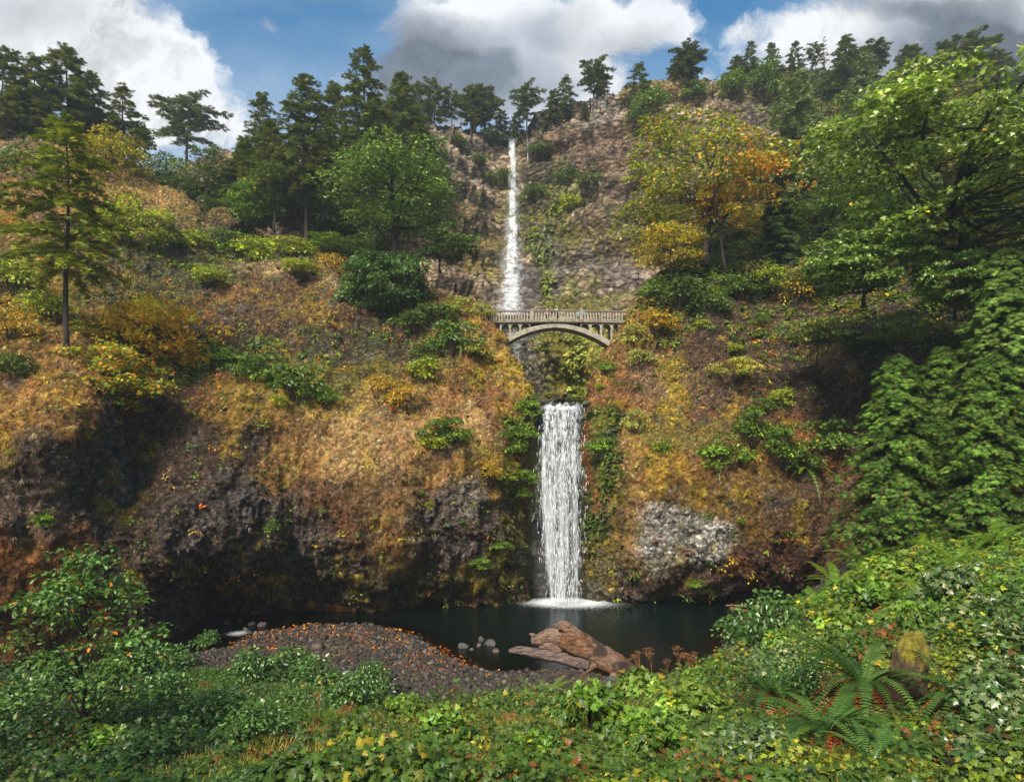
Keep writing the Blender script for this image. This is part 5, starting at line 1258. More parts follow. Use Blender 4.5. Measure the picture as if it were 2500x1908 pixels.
bigm = broadleaf('maple_tree', 18, 22, 47, [(4, (.10, .19, .04)), (3, (.15, .27, .07)), (2, (.27, .40, .22)), (.2, (.35, .33, .04))], leaf=.34, n_cl=165, per=130, cb=.20, tr=.55, flat=.30, n_main=15, rc=(.06, .10), tmpl=MAPLE, mat=M_GLOSSLEAF, lean=(-3.6, 0), bark=(.035, .035, .015))
tree_at(bigm, 18, 2360, 720, 172, 'biggest spreading maple with mossy limbs on the right', D=54, sink=.2)
t = broadleaf('maple_tree', 8, 11, 48, [(4, (.07, .16, .04)), (3, (.12, .24, .07)), (1.5, (.22, .34, .18))], leaf=.32, n_cl=80, per=130, cb=.15, tr=.22, flat=.4, tmpl=MAPLE, mat=M_GLOSSLEAF, rc=(.07, .12))
tree_at(t, 8, 2110, 740, 545, 'low spreading maple layer left under the biggest maple', D=56)
t2 = tree_at(t, 8, 2330, 770, 590, 'low maple layer directly under the biggest maple', D=54, rz=2.1, wide=.9)
t = broadleaf('maple_tree', 6, 9, 49, [(3, (.09, .19, .06)), (2, (.16, .27, .11)), (.6, (.48, .24, .04))], leaf=.28, n_cl=42, per=90, cb=.4, tr=.12, flat=.35, tmpl=MAPLE, mat=M_GLOSSLEAF)
tree_at(t, 6, 1995, 880, 760, 'small maple canopy with orange leaves jutting from the right cliff', D=66, wide=1.0)
tree_at(t, 6, 2215, 890, 752, 'small silvery green maple canopy jutting from the right cliff', D=62, rz=2.5, wide=.95)
t = broadleaf('maple_tree', 5, 7, 50, [(3, (.22, .30, .08)), (1, (.42, .36, .10)), (1, (.13, .22, .05))], leaf=.24, n_cl=30, per=80, cb=.4, tr=.1, flat=.35)
tree_at(t, 5, 1790, 955, 862, 'pale yellow green umbrella shaped maple low on the right cliff', D=72)
# conifers on the right
t = conifer('fir_tree', 24, 15, 51, P_PALEFIR, bare=.02, n_br=190, spray=1.3, prof=.6, gap=0, droop=.35, tmpl=CEDAR)
tree_at(t, 24, 1945, 560, 168, 'pale blue green fir behind the orange tinged maple', D=108)
tree_at(t, 24, 2085, 520, 205, 'second pale blue green fir between the first and the biggest maple', D=116, rz=2, wide=.9)
tree_at(t, 24, 2500, 520, 230, 'pale misty fir cut by the right edge above the biggest maple', D=118, rz=4)
tree_at(t, 24, 2110, 360, 122, 'blue green pointed fir high on the right slope', D=136, rz=1, wide=.8)
t = cedar('cedar_tree', 12, 7.5, 52, [(3, (.03, .07, .02)), (2, (.05, .10, .03))], spray=.7, n=7000)
tree_at(t, 12, 1900, 640, 430, 'shadowy dark cedar between the orange maple and the biggest maple', D=88)
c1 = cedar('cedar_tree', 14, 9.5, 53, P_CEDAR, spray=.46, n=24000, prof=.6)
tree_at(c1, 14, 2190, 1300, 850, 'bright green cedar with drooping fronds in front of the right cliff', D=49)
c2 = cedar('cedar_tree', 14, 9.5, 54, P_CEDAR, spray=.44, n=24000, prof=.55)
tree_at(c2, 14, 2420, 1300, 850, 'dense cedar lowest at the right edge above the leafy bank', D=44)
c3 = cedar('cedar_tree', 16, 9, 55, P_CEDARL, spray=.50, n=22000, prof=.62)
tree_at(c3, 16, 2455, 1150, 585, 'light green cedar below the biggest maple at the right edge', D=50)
tree_at(c1, 14, 2300, 1180, 830, 'cedar in the middle between the two lower cedars', D=55, rz=2.2)
tree_at(c2, 14, 2040, 1310, 1060, 'low cedar skirt at the foot of the bright green cedar', D=52, rz=1.2) if False else None

# left slope trees
t = broadleaf('small_tree', 6, 7, 61, P_LIME, leaf=.26, n_cl=50, per=80, cb=.25, tr=.1, flat=.6)
tree_at(t, 6, 325, 640, 480, 'round lime green tree on the left slope above bare mossy stems', D=82)
t = broadleaf('small_tree', 9, 9, 62, [(3, (.20, .26, .035)), (2, (.36, .33, .03)), (1, (.12, .2, .03))], leaf=.34, n_cl=60, per=80, cb=.1, tr=.12, flat=.5)
tree_at(t, 9, 275, 480, 315, 'yellow green leafy tree on the crest right of the near fir', D=106, wide=1.2)
t = broadleaf('small_tree', 9, 9, 63, P_GREEN, leaf=.4, n_cl=50, per=80, cb=.15, tr=.12, flat=.5)
tree_at(t, 9, 330, 400, 292, 'rounded dark green tree on the crest below the left hilltop firs', D=118)
tree_at(t, 9, 410, 480, 370, 'dark green tree in the dip right of the yellow green crest tree', D=114, rz=1, wide=1.1)
tree_at(t, 9, 60, 520, 350, 'bright green tree at the left edge behind the near fir', D=92, rz=2, wide=1.0)
tree_at(t, 9, 620, 570, 430, 'leafy green tree below the low dark fir', D=100, rz=3, wide=1.0)
tree_at(t, 9, 800, 620, 560, 'low green tree at the foot of the tall bare trunked fir', D=92, rz=4, wide=1.6)
t = broadleaf('small_tree', 10, 6.5, 64, [(3, (.05, .10, .03)), (1, (.10, .15, .03))], leaf=.32, n_cl=26, per=42, cb=.4, tr=.14, flat=.4, n_main=7)
tree_at(t, 10, 505, 500, 335, 'open branched tree whose limbs show against the sky on the left', D=108)
tree_at(t, 10, 670, 560, 380, 'thin leafy tree with a dark trunk left of the tall bare trunked fir', D=97, rz=2, wide=1.1)
t = broadleaf('bare_tree', 7, 5, 65, [(1, (.35, .28, .05))], leaf=.12, n_cl=14, per=8, cb=.25, tr=.13, flat=.4, n_main=12, bark=(.30, .22, .03))
tree_at(t, 7, 310, 800, 600, 'bare crooked tree coated in yellow moss on the left slope', D=72)
t = broadleaf('maple_tree', 6, 8, 66, P_YEL, leaf=.19, n_cl=95, per=60, cb=.12, tr=.1, flat=.7, tmpl=MAPLE, rc=(.06, .11))
tree_at(t, 6, 395, 950, 705, 'bright yellow leaved maple on the left slope', D=66, wide=.82)
t = broadleaf('maple_tree', 7, 10, 67, P_MIX, leaf=.24, n_cl=95, per=90, cb=.05, tr=.14, flat=.7, tmpl=MAPLE, rc=(.07, .12))
tree_at(t, 7, 250, 1010, 828, 'green and yellow maple leaning over the dark overhang', D=56, wide=1.15)
t2 = tree_at(t, 7, 150, 1030, 905, 'smaller yellow tipped maple spray left over the dark overhang', D=54, rz=2.4, wide=1.2)
t2 = tree_at(t, 7, 225, 860, 770, 'green maple spray with yellow edges beside the near fir trunk', D=63, rz=1.4, wide=1.3)

# fillers: dense stands seen between the named trees
F1T = broadleaf('small_tree', 9, 10, 163, [(3, (.035, .075, .022)), (2, (.055, .11, .03)), (.6, (.09, .15, .035))], leaf=.42, n_cl=55, per=85, cb=.08, tr=.12, flat=.5)
F2T = broadleaf('small_tree', 9, 10, 164, [(3, (.09, .15, .03)), (2, (.14, .20, .035)), (1.2, (.30, .26, .03))], leaf=.38, n_cl=55, per=75, cb=.08, tr=.12, flat=.5)
fill = [(F1T, 570, 520, 400, 112, 'dark leafy tree at the bottom left of the fir group'), (F1T, 700, 520, 380, 118, 'dark leafy tree between the two left firs'), (F1T, 770, 560, 450, 112, 'shadowy leafy tree behind the tall bare trunk'), (F1T, 850, 600, 470, 104, 'dark tree filling the space left of the round maple'), (F1T, 460, 520, 420, 112, 'dark bushy tree left of the open branched tree'), (F1T, 540, 560, 470, 106, 'dark bushy tree right of the open branched tree'),
    (F1T, 880, 640, 560, 96, 'dark understorey tree at the left foot of the round maple'), (F1T, 1010, 420, 300, 140, 'dark tree on the slope edge behind the round maple'), (F1T, 940, 360, 250, 150, 'hazy green tree right of the tallest fir'), (F2T, 130, 480, 350, 100, 'yellow green tree behind the top of the near fir'), (F2T, 40, 640, 500, 82, 'yellow green tree at the left edge below the bright green one'), (F2T, 215, 600, 500, 86, 'yellow tinged tree between the near fir and the round lime tree'),
    (F2T, 1620, 620, 470, 98, 'yellow green tree behind the left of the orange tinged maple'), (F2T, 1850, 620, 480, 96, 'golden green tree behind the right of the orange tinged maple'), (F1T, 1990, 620, 470, 92, 'dark tree right of the shadowy cedar'), (F1T, 2080, 560, 400, 98, 'dark leafy tree below the second pale fir'), (F2T, 2150, 500, 350, 102, 'green tree behind the left shoulder of the biggest maple'), (F2T, 2300, 620, 470, 78, 'golden leaved tree glimpsed under the biggest maple crown'), (F1T, 2440, 640, 480, 76, 'dark tree behind the trunk of the biggest maple'), (F2T, 2470, 420, 300, 108, 'green tree on the hillside above the biggest maple at right'),
    (F1T, 1830, 500, 380, 112, 'dark tree below the first pale fir'), (F1T, 1700, 700, 610, 88, 'low dark tree under the orange tinged maple'), (F1T, 1830, 740, 650, 84, 'low dark tree under the shadowy cedar'), (F1T, 1960, 740, 640, 80, 'dark bushy tree left under the low maple layer'), (F2T, 2080, 330, 220, 140, 'misty green tree on the upper right hillside'), (F1T, 2200, 260, 170, 158, 'misty dark tree on the right skyline below the flat crowned one'), (F2T, 2340, 300, 190, 150, 'misty green tree beneath the wide flat crowned tree'), (F1T, 2440, 320, 210, 150, 'misty tree on the hillside near the right edge'), (F1T, 2010, 260, 190, 158, 'misty dark tree under the dead reddish tree'), (F2T, 1930, 250, 185, 158, 'misty green tree below the spaced pine row'),
    (F1T, 2130, 860, 780, 66, 'dark tree above the bright green cedar'), (F1T, 2330, 900, 790, 62, 'dark tree between the light green cedar and the cliff'), (F1T, 2400, 780, 640, 66, 'shaded tree behind the light green cedar')]
for i, (pr, px, b_, t_, D_, lab) in enumerate(fill):
    tree_at(pr, 9, px, b_, t_, lab, D=D_, rz=i * 1.3, wide=1.35, sink=.8, group='trees of the wooded slopes')
# foreground sapling
sap = broadleaf('sapling', 6.6, 4.9, 71, [(4, (.045, .12, .035)), (3, (.07, .17, .055)), (1, (.12, .25, .10)), (.15, (.45, .20, .03))], leaf=.15, n_cl=135, per=30, cb=.24, tr=.055, taper=.55, flat=.5, n_main=18, rc=(.06, .10), bark=(.025, .018, .012))
tree_at(sap, 6.6, 200, 1835, 1268, 'slender dark trunked sapling in the left foreground', D=21)

# ------------------------------------------------------------------ shrubs and ferns on the slopes
S1 = shrub('shrub', 3, 2.2, 81, P_GREEN, leaf=.20, n_cl=22, per=70)
S2 = shrub('shrub', 3, 2.2, 82, P_LIME, leaf=.20, n_cl=20, per=60)
S3 = shrub('shrub', 3, 2.2, 83, [(2, (.36, .30, .03)), (2, (.20, .23, .03)), (1, (.40, .20, .03))], leaf=.18, n_cl=18, per=48)
S4 = shrub('shrub', 3, 2.4, 84, [(3, (.045, .09, .025)), (2, (.07, .13, .035))], leaf=.2, n_cl=22, per=70)
S5 = shrub('shrub', 3, 2.2, 85, P_BRIGHT, leaf=.22, n_cl=18, per=60, hang=.3)
S6 = shrub('shrub', 3, 2.2, 86, [(2, (.15, .25, .10)), (2, (.24, .33, .14)), (1, (.42, .32, .06))], leaf=.2, n_cl=20, per=60)
FE = fern('fern', 1.1, 91, P_BRIGHT, nf=12, npin=11, w=.22)
shr = [  # proto, px, py(base), width px, label
    (S4, 1010, 800, 110, 'dark shrub on the bank below the blue green maple dome'), (S6, 1120, 760, 90, 'pale leafy shrub just left of the bridge end'), (S6, 1175, 770, 70, 'pale leafy shrub touching the left end of the bridge railing'), (S1, 1110, 850, 110, 'green leafy shrub hanging below the left bridge end'), (S6, 1165, 860, 80, 'light green shrub spray under the left bridge abutment'),
    (S4, 1060, 780, 100, 'dark shrub between the maple dome and the bridge shrubs'), (S4, 1040, 870, 80, 'shadowy shrub in the dark bank left of the bridge'), (S3, 1215, 830, 36, 'rust orange shrub at the left foot of the arch'), (S5, 1290, 1000, 70, 'fresh green fern like shrub at the left lip of the lower waterfall'), (FE, 1305, 990, 60, 'bright fern on the ridge at the left lip of the lower waterfall'),
    (S5, 1270, 1060, 90, 'bright green shrub left of the top of the lower waterfall'), (S1, 1240, 1100, 80, 'green shrub on the corner left of the lower waterfall'), (S5, 1255, 1160, 90, 'hanging bright green shrub halfway up the left of the lower waterfall'), (S5, 1262, 1205, 70, 'lowest of the bright green shrubs hanging left of the lower waterfall'), (S1, 1085, 1065, 120, 'large green shrub on the golden grass shoulder left of the lower waterfall'),
    (S2, 1050, 1090, 80, 'lime shrub at the left of the large green shoulder shrub'), (S3, 1190, 1160, 60, 'yellowing shrub beside the hanging green shrub'), (S3, 930, 960, 110, 'yellow leaved shrub in the brown slope left of the gap'), (S3, 1000, 985, 90, 'gold twiggy shrub right of the yellow leaved shrub'), (S2, 1040, 920, 90, 'olive shrub above the gold twiggy shrub'),
    (S1, 640, 920, 120, 'green shrub in the band above the dome shaped bulge'), (S1, 720, 955, 140, 'broad green shrub above the golden streak'), (S5, 790, 970, 110, 'fresh green shrub right of the golden streak'), (S1, 560, 900, 100, 'green shrub left in the band above the bulge'), (S2, 680, 990, 60, 'lime sprig near the golden streak'), (S5, 540, 870, 90, 'green shrub beside the bright yellow maple'),
    (S2, 520, 690, 90, 'lime shrub on the left slope above the dark rock face'), (S2, 700, 620, 110, 'bright lime shrub below the tall bare trunked fir'), (S2, 480, 600, 100, 'lime shrub below the mossy outcrop'), (S1, 560, 610, 110, 'green shrub directly under the mossy outcrop'), (S2, 620, 640, 110, 'lime shrub in the middle of the green band'), (S1, 420, 600, 90, 'green shrub left of the lime shrub under the outcrop'),
    (S2, 740, 665, 90, 'yellow green shrub right in the green band near the blue green dome'), (S1, 590, 560, 120, 'shadowy green shrub right of the mossy outcrop'), (S4, 820, 590, 100, 'dark shrub between fir trunk and round maple'), (S3, 810, 660, 90, 'yellowing shrub left of the blue green dome'), (S2, 110, 770, 130, 'yellow green shrub left of the near fir trunk'), (S3, 40, 820, 130, 'golden green shrub at the left edge'),
    (S4, 40, 920, 90, 'dark green shrub low at the left edge'), (S2, 30, 700, 110, 'pale green shrub at the left edge below the near fir'), (S3, 20, 560, 90, 'orange tinged shrub at the left edge'), (S5, 115, 1270, 50, 'lone lime sprig hanging on the grey rock at left'), (S1, 665, 1290, 40, 'small green tuft on the brown rock bulge'), (S1, 790, 1250, 24, 'tiny green tuft on the brown bulge'),
    (S5, 1170, 1370, 60, 'bright green sprig low on the rock left of the falls'), (S5, 1225, 1330, 50, 'bright green sprig nearest the falls at left'), (S2, 1050, 1240, 34, 'yellow green sprig on the golden shoulder'), (S5, 1025, 1200, 24, 'narrow green strip on the golden shoulder'),
    (S6, 1545, 830, 100, 'pale green and orange shrub at the right end of the bridge'), (S3, 1590, 800, 100, 'yellow orange shrub above the right end of the bridge'), (S6, 1560, 880, 80, 'pale leafy spray below the right end of the bridge'), (S4, 1650, 740, 130, 'dark green shrub above the right cliff edge'), (S1, 1600, 710, 90, 'green shrub below the yellow green maple'), (S4, 1720, 760, 110, 'dark shrub mass on the right slope'),
    (S1, 1800, 720, 120, 'dark leafy shrub under the shadowy cedar'), (S2, 1880, 700, 110, 'olive shrub right of the dark leafy shrub'), (S3, 1940, 740, 100, 'yellow green shrub with bare stems on the right slope'), (S1, 1855, 790, 50, 'bright green shrub alone on the brown right cliff'), (S1, 1850, 820, 34, 'little fern like sprig under the lone bright green shrub'), (S2, 1790, 860, 50, 'lime sprig above the umbrella shaped maple'),
    (S2, 1710, 800, 50, 'yellow sprig on the upper right cliff'), (FE, 1560, 930, 60, 'fern hanging on the left edge of the right cliff'), (S3, 1510, 1000, 40, 'rusty leaved shrub on the right cliff edge'), (S5, 1475, 1090, 80, 'fresh green fern clump right of the lower waterfall'), (FE, 1520, 1080, 90, 'spreading bright fern right of the lower waterfall'), (FE, 1575, 1100, 90, 'bright fern right of the spreading one beside the falls'),
    (S6, 1550, 1040, 70, 'pale green shrub above the bright ferns right of the falls'), (FE, 1480, 1150, 70, 'lower bright fern hugging the wall right of the falls'), (S5, 1610, 1095, 60, 'green shrub at the right end of the bright fern row'), (FE, 1740, 1100, 110, 'dark green fern clump leftmost in the middle of the right cliff'), (S5, 1765, 1115, 110, 'leafy green shrub joined to the dark fern clump'), (S1, 1830, 1060, 110, 'green shrub above the fern bank of the right cliff'),
    (S1, 1870, 1000, 80, 'green shrub with orange leaves on the right cliff'), (S2, 1910, 985, 70, 'bright lime yellow shrub on the right cliff'), (S1, 1900, 1110, 110, 'leafy shrub in the middle of the right cliff ledge'), (FE, 1960, 1110, 140, 'broad dark fern on the right cliff ledge beside the cedar'), (S1, 2010, 1090, 120, 'green shrub against the bright green cedar'), (S4, 1950, 1150, 100, 'dull green shrub under the broad dark fern'),
    (S5, 1700, 1425, 46, 'bright green sprig at the foot of the white lichen rock'), (S5, 1730, 1260, 26, 'yellow green sprig above the white lichen rock'), (S5, 1805, 1270, 26, 'small fern right of the white lichen rock'), (S1, 1480, 1290, 26, 'small green tuft on the moss right of the falls'),
    (S4, 1320, 380, 70, 'dark shrub on the far cliff right of the upper waterfall'), (S4, 1310, 480, 60, 'dark shrub beside the upper waterfall'), (S4, 1225, 450, 60, 'dark green shrub left of the upper waterfall'), (S4, 1200, 345, 70, 'shrub on the brow left of the upper waterfall'), (S4, 1440, 462, 70, 'long dark shrub belt on the far cliff ledge'), (S4, 1385, 450, 60, 'dark shrub at the left end of the cliff ledge belt'), (S4, 1620, 340, 60, 'round dark shrub on the far cliff left of the orange maple'),
    (S1, 1120, 345, 40, 'little shrub under the clifftop trees'), (S1, 1125, 370, 34, 'little shrub on the cliff face below the clifftop trees'), (S4, 1170, 400, 40, 'small dark shrub on the pale scree left of the falls'), (S2, 1390, 520, 80, 'mossy green shrub on the mid cliff'), (S2, 1570, 435, 90, 'yellow green ledge growth left of the orange maple'), (S1, 1580, 268, 90, 'green shrub spilling over the brow of the far cliff'), (S1, 1550, 300, 60, 'green shrub trailing down the far cliff'),
    (S1, 1700, 238, 70, 'green shrub below the flat crowned pine'), (S1, 1780, 225, 110, 'green thicket right of the flat crowned pine'), (S1, 1860, 225, 120, 'green thicket below the spaced pine row'), (S2, 1335, 968, 24, 'green moss shrub at the lip behind the lower waterfall'), (S2, 1410, 955, 34, 'lime shrub on the wall under the bridge'), (S2, 1462, 950, 34, 'yellow green shrub in the gap under the bridge'), (S5, 1480, 900, 50, 'fresh green shrub at the right side of the gap under the bridge'), (S2, 1420, 800, 30, 'lime leafy patch just under the arch'),
]
for i, (pr, px, py, w, lab) in enumerate(shr):
    p = at(px, py, 90); k = w / F * p[1] / (3.2 if pr is not FE else 2.3)
    cat = 'fern' if pr is FE else 'shrub'
    place(pr, p + np.array([0, -.12 * k * 3, -.6 * k]), (k * R_.uniform(.8, 1.35), k, k * R_.uniform(.75, 1.3)), i * 2.1, lab, cat, 'ferns and shrubs rooted on the cliffs and slopes')
# ------------------------------------------------------------------ grass, moss and leaf cover (uncountable)
def surf_sample(V, N, rng, weight=None, lo=0, hi=None, umin=None):
    """points on a terrain grid, uniform per grid cell, with normals"""
    r, c = V.shape[:2]; hi = hi or r - 1
    i = rng.integers(lo, hi, N * 3); j = rng.integers(0, c - 1, N * 3)
    if weight is not None:
        keep = rng.random(N * 3) < weight[i, j]; i, j = i[keep], j[keep]
    i, j = i[:N], j[:N]
    a, b = rng.random(len(i)), rng.random(len(i))
    A, B, Cc = V[i, j], V[i, j + 1], V[i + 1, j]
    n = norm(np.cross(B - A, Cc - A))
    return A + (B - A) * a[:, None] + (Cc - A) * b[:, None], n, i, j
def toward(n, T):
    f = (n * (np.array([0, 0, CH]) - T)).sum(-1) < 0
    return np.where(f[:, None], -n, n)
TUFT = (np.concatenate([BLADE[0], BLADE[0] @ np.array([[.8, .5, 0], [-.5, .8, 0], [0, 0, 1]]), BLADE[0] @ np.array([[.8, -.5, 0], [.5, .8, 0], [0, 0, 1]])]),
        [np.concatenate([BLADE[1][0] + 5 * k for k in range(3)]), np.concatenate([BLADE[1][1] + 5 * k for k in range(3)])])
def grass_cover(name, V, N, seed, colf, label, size=.5, green=True, wfun=None, lo=0, hi=None):
    rng = np.random.default_rng(seed)
    lum = colf(V); w = None
    L = lum.mean(-1); isg = lum[..., 1] > lum[..., 0] * 1.02
    w = np.clip((L - .03) / .11, .05, 1); sat = (lum[..., 0] - lum[..., 2]) / (lum[..., 0] + .01); w = w * np.clip((sat - .25) / .35, .12, 1)
    if wfun is not None: w = w * wfun(V)
    T, n, i, j = surf_sample(V, N, rng, w, lo, hi); n = toward(n, T)
    base = lum[i, j]; g_ = isg[i, j]
    G = Geo()
    gt = T[~g_]; gn = n[~g_]; gb = base[~g_]; M_ = len(gt)
    steep = 1 - np.clip(gn[:, 2:], 0, 1)
    fw = gn * .55 + np.array([0, 0, 1]) * (.9 - 1.7 * steep) + rng.normal(0, .32, (M_, 3))
    R = frames(gn + rng.normal(0, .5, (M_, 3)), fw)
    cc = gb * np.exp(rng.normal(.12, .5, (M_, 1))) * (1 + rng.normal(0, .10, (M_, 3)))
    pale = rng.random(M_) < .10; cc[pale] = cc[pale] * .5 + np.array((.38, .25, .11)) * .6
    v, fs, c = instances(TUFT[0], TUFT[1], gt, R, np.stack([np.full(M_, size * 1.0), size * rng.uniform(.5, 1.5, M_), np.full(M_, size)], -1), np.clip(cc, .004, .8)); G.add(v, fs, c)
    gt = T[g_]; gn = n[g_]; gb = base[g_]; M_ = len(gt)
    if M_:
        cc = gb * np.exp(rng.normal(.25, .35, (M_, 1))) * (1 + rng.normal(0, .1, (M_, 3)))
        R = frames(gn * .6 + np.array([0, 0, .7]) + rng.normal(0, .4, (M_, 3)), gn + rng.normal(0, .6, (M_, 3)))
        v, fs, c = instances(CLUMP3[0], CLUMP3[1], gt + gn * (.1 + .5 * size * rng.random((M_, 1))), R, size * rng.uniform(.55, 1.25, M_), np.clip(cc, .004, .8)); G.add(v, fs, c)
    o = G.build(name, M_GRASS, None, False); tag(o, label, 'grass', kind='stuff'); return o
grass_cover('dry_grass', VL, 150000, 1, left_colour, 'dry golden grass and moss tufts covering the left cliff and slope', .5)
grass_cover('dry_grass', VR, 100000, 2, right_colour, 'rusty dry grass and moss tufts covering the right cliff', .5)
grass_cover('cliff_growth', VU, 60000, 3, upper_colour, 'patches of moss and dry grass clinging to the tall far cliff', .8, wfun=lambda V: (upper_colour(V)[..., 1] > upper_colour(V)[..., 0] * .80).astype(float) * .9 + .12)

def cliff_plants(name, V, N, seed, label, pal_, size=.2, lim=None, wfun=None):
    rng = np.random.default_rng(seed)
    w = (fbm(V * .35, 4, seed) > .0) * .9 + .1
    if wfun is not None: w = w * wfun(V)
    T, n, i, j = surf_sample(V, N, rng, w); n = toward(n, T); M_ = len(T)
    cnt = 16; k = np.repeat(np.arange(M_), cnt); q = len(k); r0 = rng.uniform(.2, .75, M_)
    off = rng.normal(0, .42, (q, 3)); off[:, 2] = off[:, 2] * .8 - .1
    P_ = T[k] + n[k] * .15 + off * r0[k][:, None] + n[k] * np.abs(rng.normal(0, .2, (q, 1))) * r0[k][:, None]
    c = pal(rng, M_, pal_, .25)[k] * np.exp(rng.normal(0, .22, (q, 1)))
    v, fs, c = instances(OVAL[0], OVAL[1], P_, frames(np.array([0, -.2, .8]) + n[k] * .3 + rng.normal(0, .4, (q, 3)), off + n[k] * .4 + rng.normal(0, .2, (q, 3)) - [0, 0, .3]), size * rng.uniform(.6, 1.5, q), np.clip(c, .004, .8))
    o = mesh_np(name, v, fs, M_LEAF, None, c, smooth=False); tag(o, label, 'plants', kind='stuff')
MIXP = [(3, (.07, .15, .025)), (2, (.13, .21, .035)), (1.6, (.30, .27, .03)), (1, (.36, .16, .03)), (.6, (.09, .25, .03))]
upw = lambda V: np.clip((V[..., 2] - 17) / 13, .06, 1)
cliff_plants('cliff_plants', VL, 4200, 301, 'small mixed leafy plants dotted over the left cliff and slope', MIXP, wfun=upw)
cliff_plants('cliff_plants', VR, 4200, 302, 'small mixed leafy plants dotted over the right cliff', MIXP, wfun=upw)
cliff_plants('slope_undergrowth', VR, 5200, 303, 'dense dark green undergrowth beneath the trees of the right slope', [(3, (.06, .12, .025)), (2, (.10, .18, .03)), (1, (.22, .24, .03))], size=.42, wfun=lambda V: smooth(26, 36, V[..., 2]) )
cliff_plants('slope_undergrowth', VL, 3000, 304, 'lush green undergrowth on the upper left slope below the firs', [(3, (.08, .16, .025)), (3, (.14, .24, .03)), (1, (.26, .30, .04))], size=.32, wfun=lambda V: (left_colour(V)[..., 1] > left_colour(V)[..., 0] * .95) * smooth(24, 32, V[..., 2]))
cliff_plants('far_cliff_plants', VU, 1300, 305, 'low green shrubs and moss scattered over the far cliff ledges', [(3, (.07, .12, .025)), (2, (.16, .20, .03)), (1, (.30, .28, .04))], size=.45, wfun=lambda V: (upper_colour(V)[..., 1] > upper_colour(V)[..., 0] * .82) * .9 + .02)
cliff_plants('hill_undergrowth', VU, 5000, 306, 'misty green undergrowth on the hillside at the upper right', [(3, (.08, .14, .03)), (2, (.12, .19, .04))], size=.8, wfun=lambda V: (to_px(V)[0] > 1880) * 1.0)

def ground_pts(N, rng, pred):
    """points on the near ground, denser towards the camera, inside the view"""
    out = []; tot = 0
    while tot < N:
        y = 13 + (62 - 13) * rng.random(N) ** 1.35; x = (rng.random(N) * 2 - 1) * (y * .86 + 4)
        keep = pred(x, y); x, y = x[keep], y[keep]; out.append(np.stack([x, y], -1)); tot += len(x)
        if tot < 50 and len(out) > 20: break
    q = np.concatenate(out)[:N]; return q[:, 0], q[:, 1]
from math import floor
def gz(x, y):
    """height of the built ground mesh by bilinear lookup"""
    ix = np.clip(np.searchsorted(gx, x) - 1, 0, len(gx) - 2); iy = np.clip(np.searchsorted(gy, y) - 1, 0, len(gy) - 2)
    fx_ = (x - gx[ix]) / (gx[ix + 1] - gx[ix]); fy_ = (y - gy[iy]) / (gy[iy + 1] - gy[iy])
    return (GZ[iy, ix] * (1 - fx_) + GZ[iy, ix + 1] * fx_) * (1 - fy_) + (GZ[iy + 1, ix] * (1 - fx_) + GZ[iy + 1, ix + 1] * fx_) * fy_
def gs(x, y):
    ix = np.clip(np.searchsorted(gx, x) - 1, 0, len(gx) - 2); iy = np.clip(np.searchsorted(gy, y) - 1, 0, len(gy) - 2); return sg[iy, ix]
def zone(x, y, px, py, rx, ry):
    X_, Y_ = to_px(np.stack([x, y, gz(x, y)], -1)); return ((X_ - px) / rx) ** 2 + ((Y_ - py) / ry) ** 2
rng = np.random.default_rng(11)
# gravel: angular pebbles
bmx = bmesh.new(); bmesh.ops.create_icosphere(bmx, subdivisions=1, radius=.5)
PB = (np.array([v.co[:] for v in bmx.verts]), [np.array([[v.index for v in f.verts] for f in bmx.faces])]); bmx.free()
PB = (PB[0] * (1 + .35 * vnoise(PB[0] * 3.1 + 4, 3))[:, None], PB[1])
N = 42000
x, y = ground_pts(N, rng, lambda x, y: (gs(x, y) > -.6) & (gs(x, y) < 9.0) & (y > 36))
s = rng.lognormal(math.log(.15), .62, N); s = np.minimum(s, .6)
T = np.stack([x, y, gz(x, y) + s * .1], -1)
R = frames(rng.normal(0, 1, (N, 3)), rng.normal(0, 1, (N, 3)))
c = pal(rng, N, [(5, (.032, .027, .024)), (2, (.055, .047, .042)), (.6, (.11, .095, .085)), (1.3, (.06, .036, .024))], .25) * np.array([.74, .88, 1.3])
v, fs, c = instances(PB[0], PB[1], T, R, np.stack([s, s * rng.uniform(.6, 1, N), s * rng.uniform(.4, .8, N)], -1), c)
o = mesh_np('gravel', v, fs, M_STONE, None, c, smooth=False); tag(o, 'dark angular basalt gravel on the bar beside the pool', 'gravel', kind='stuff')
# fallen leaves on the bar
N = 1300
def fl(x, y): return (gs(x, y) > -.9) & (gs(x, y) < 4.5) & (y > 40) & ((zone(x, y, 760, 1560, 260, 34) < 1) | (zone(x, y, 1080, 1610, 120, 30) < 1) | (rng.random(len(x)) < .06))
x, y = ground_pts(N, rng, fl)
T = np.stack([x, y, np.maximum(gz(x, y), 0) + .09], -1)
v, fs, c = instances(MAPLE[0], MAPLE[1], T, frames(rng.normal(0, .35, (N, 3)) + [0, 0, 1], rng.normal(0, 1, (N, 3))), rng.uniform(.08, .20, N), pal(rng, N, [(3, (.42, .16, .03)), (2, (.38, .14, .03)), (1, (.5, .34, .05))]))
o = mesh_np('fallen_leaves', v, fs, M_GRASS, None, c, smooth=False); tag(o, 'orange fallen leaves strewn over the gravel bar', 'leaves', kind='stuff')

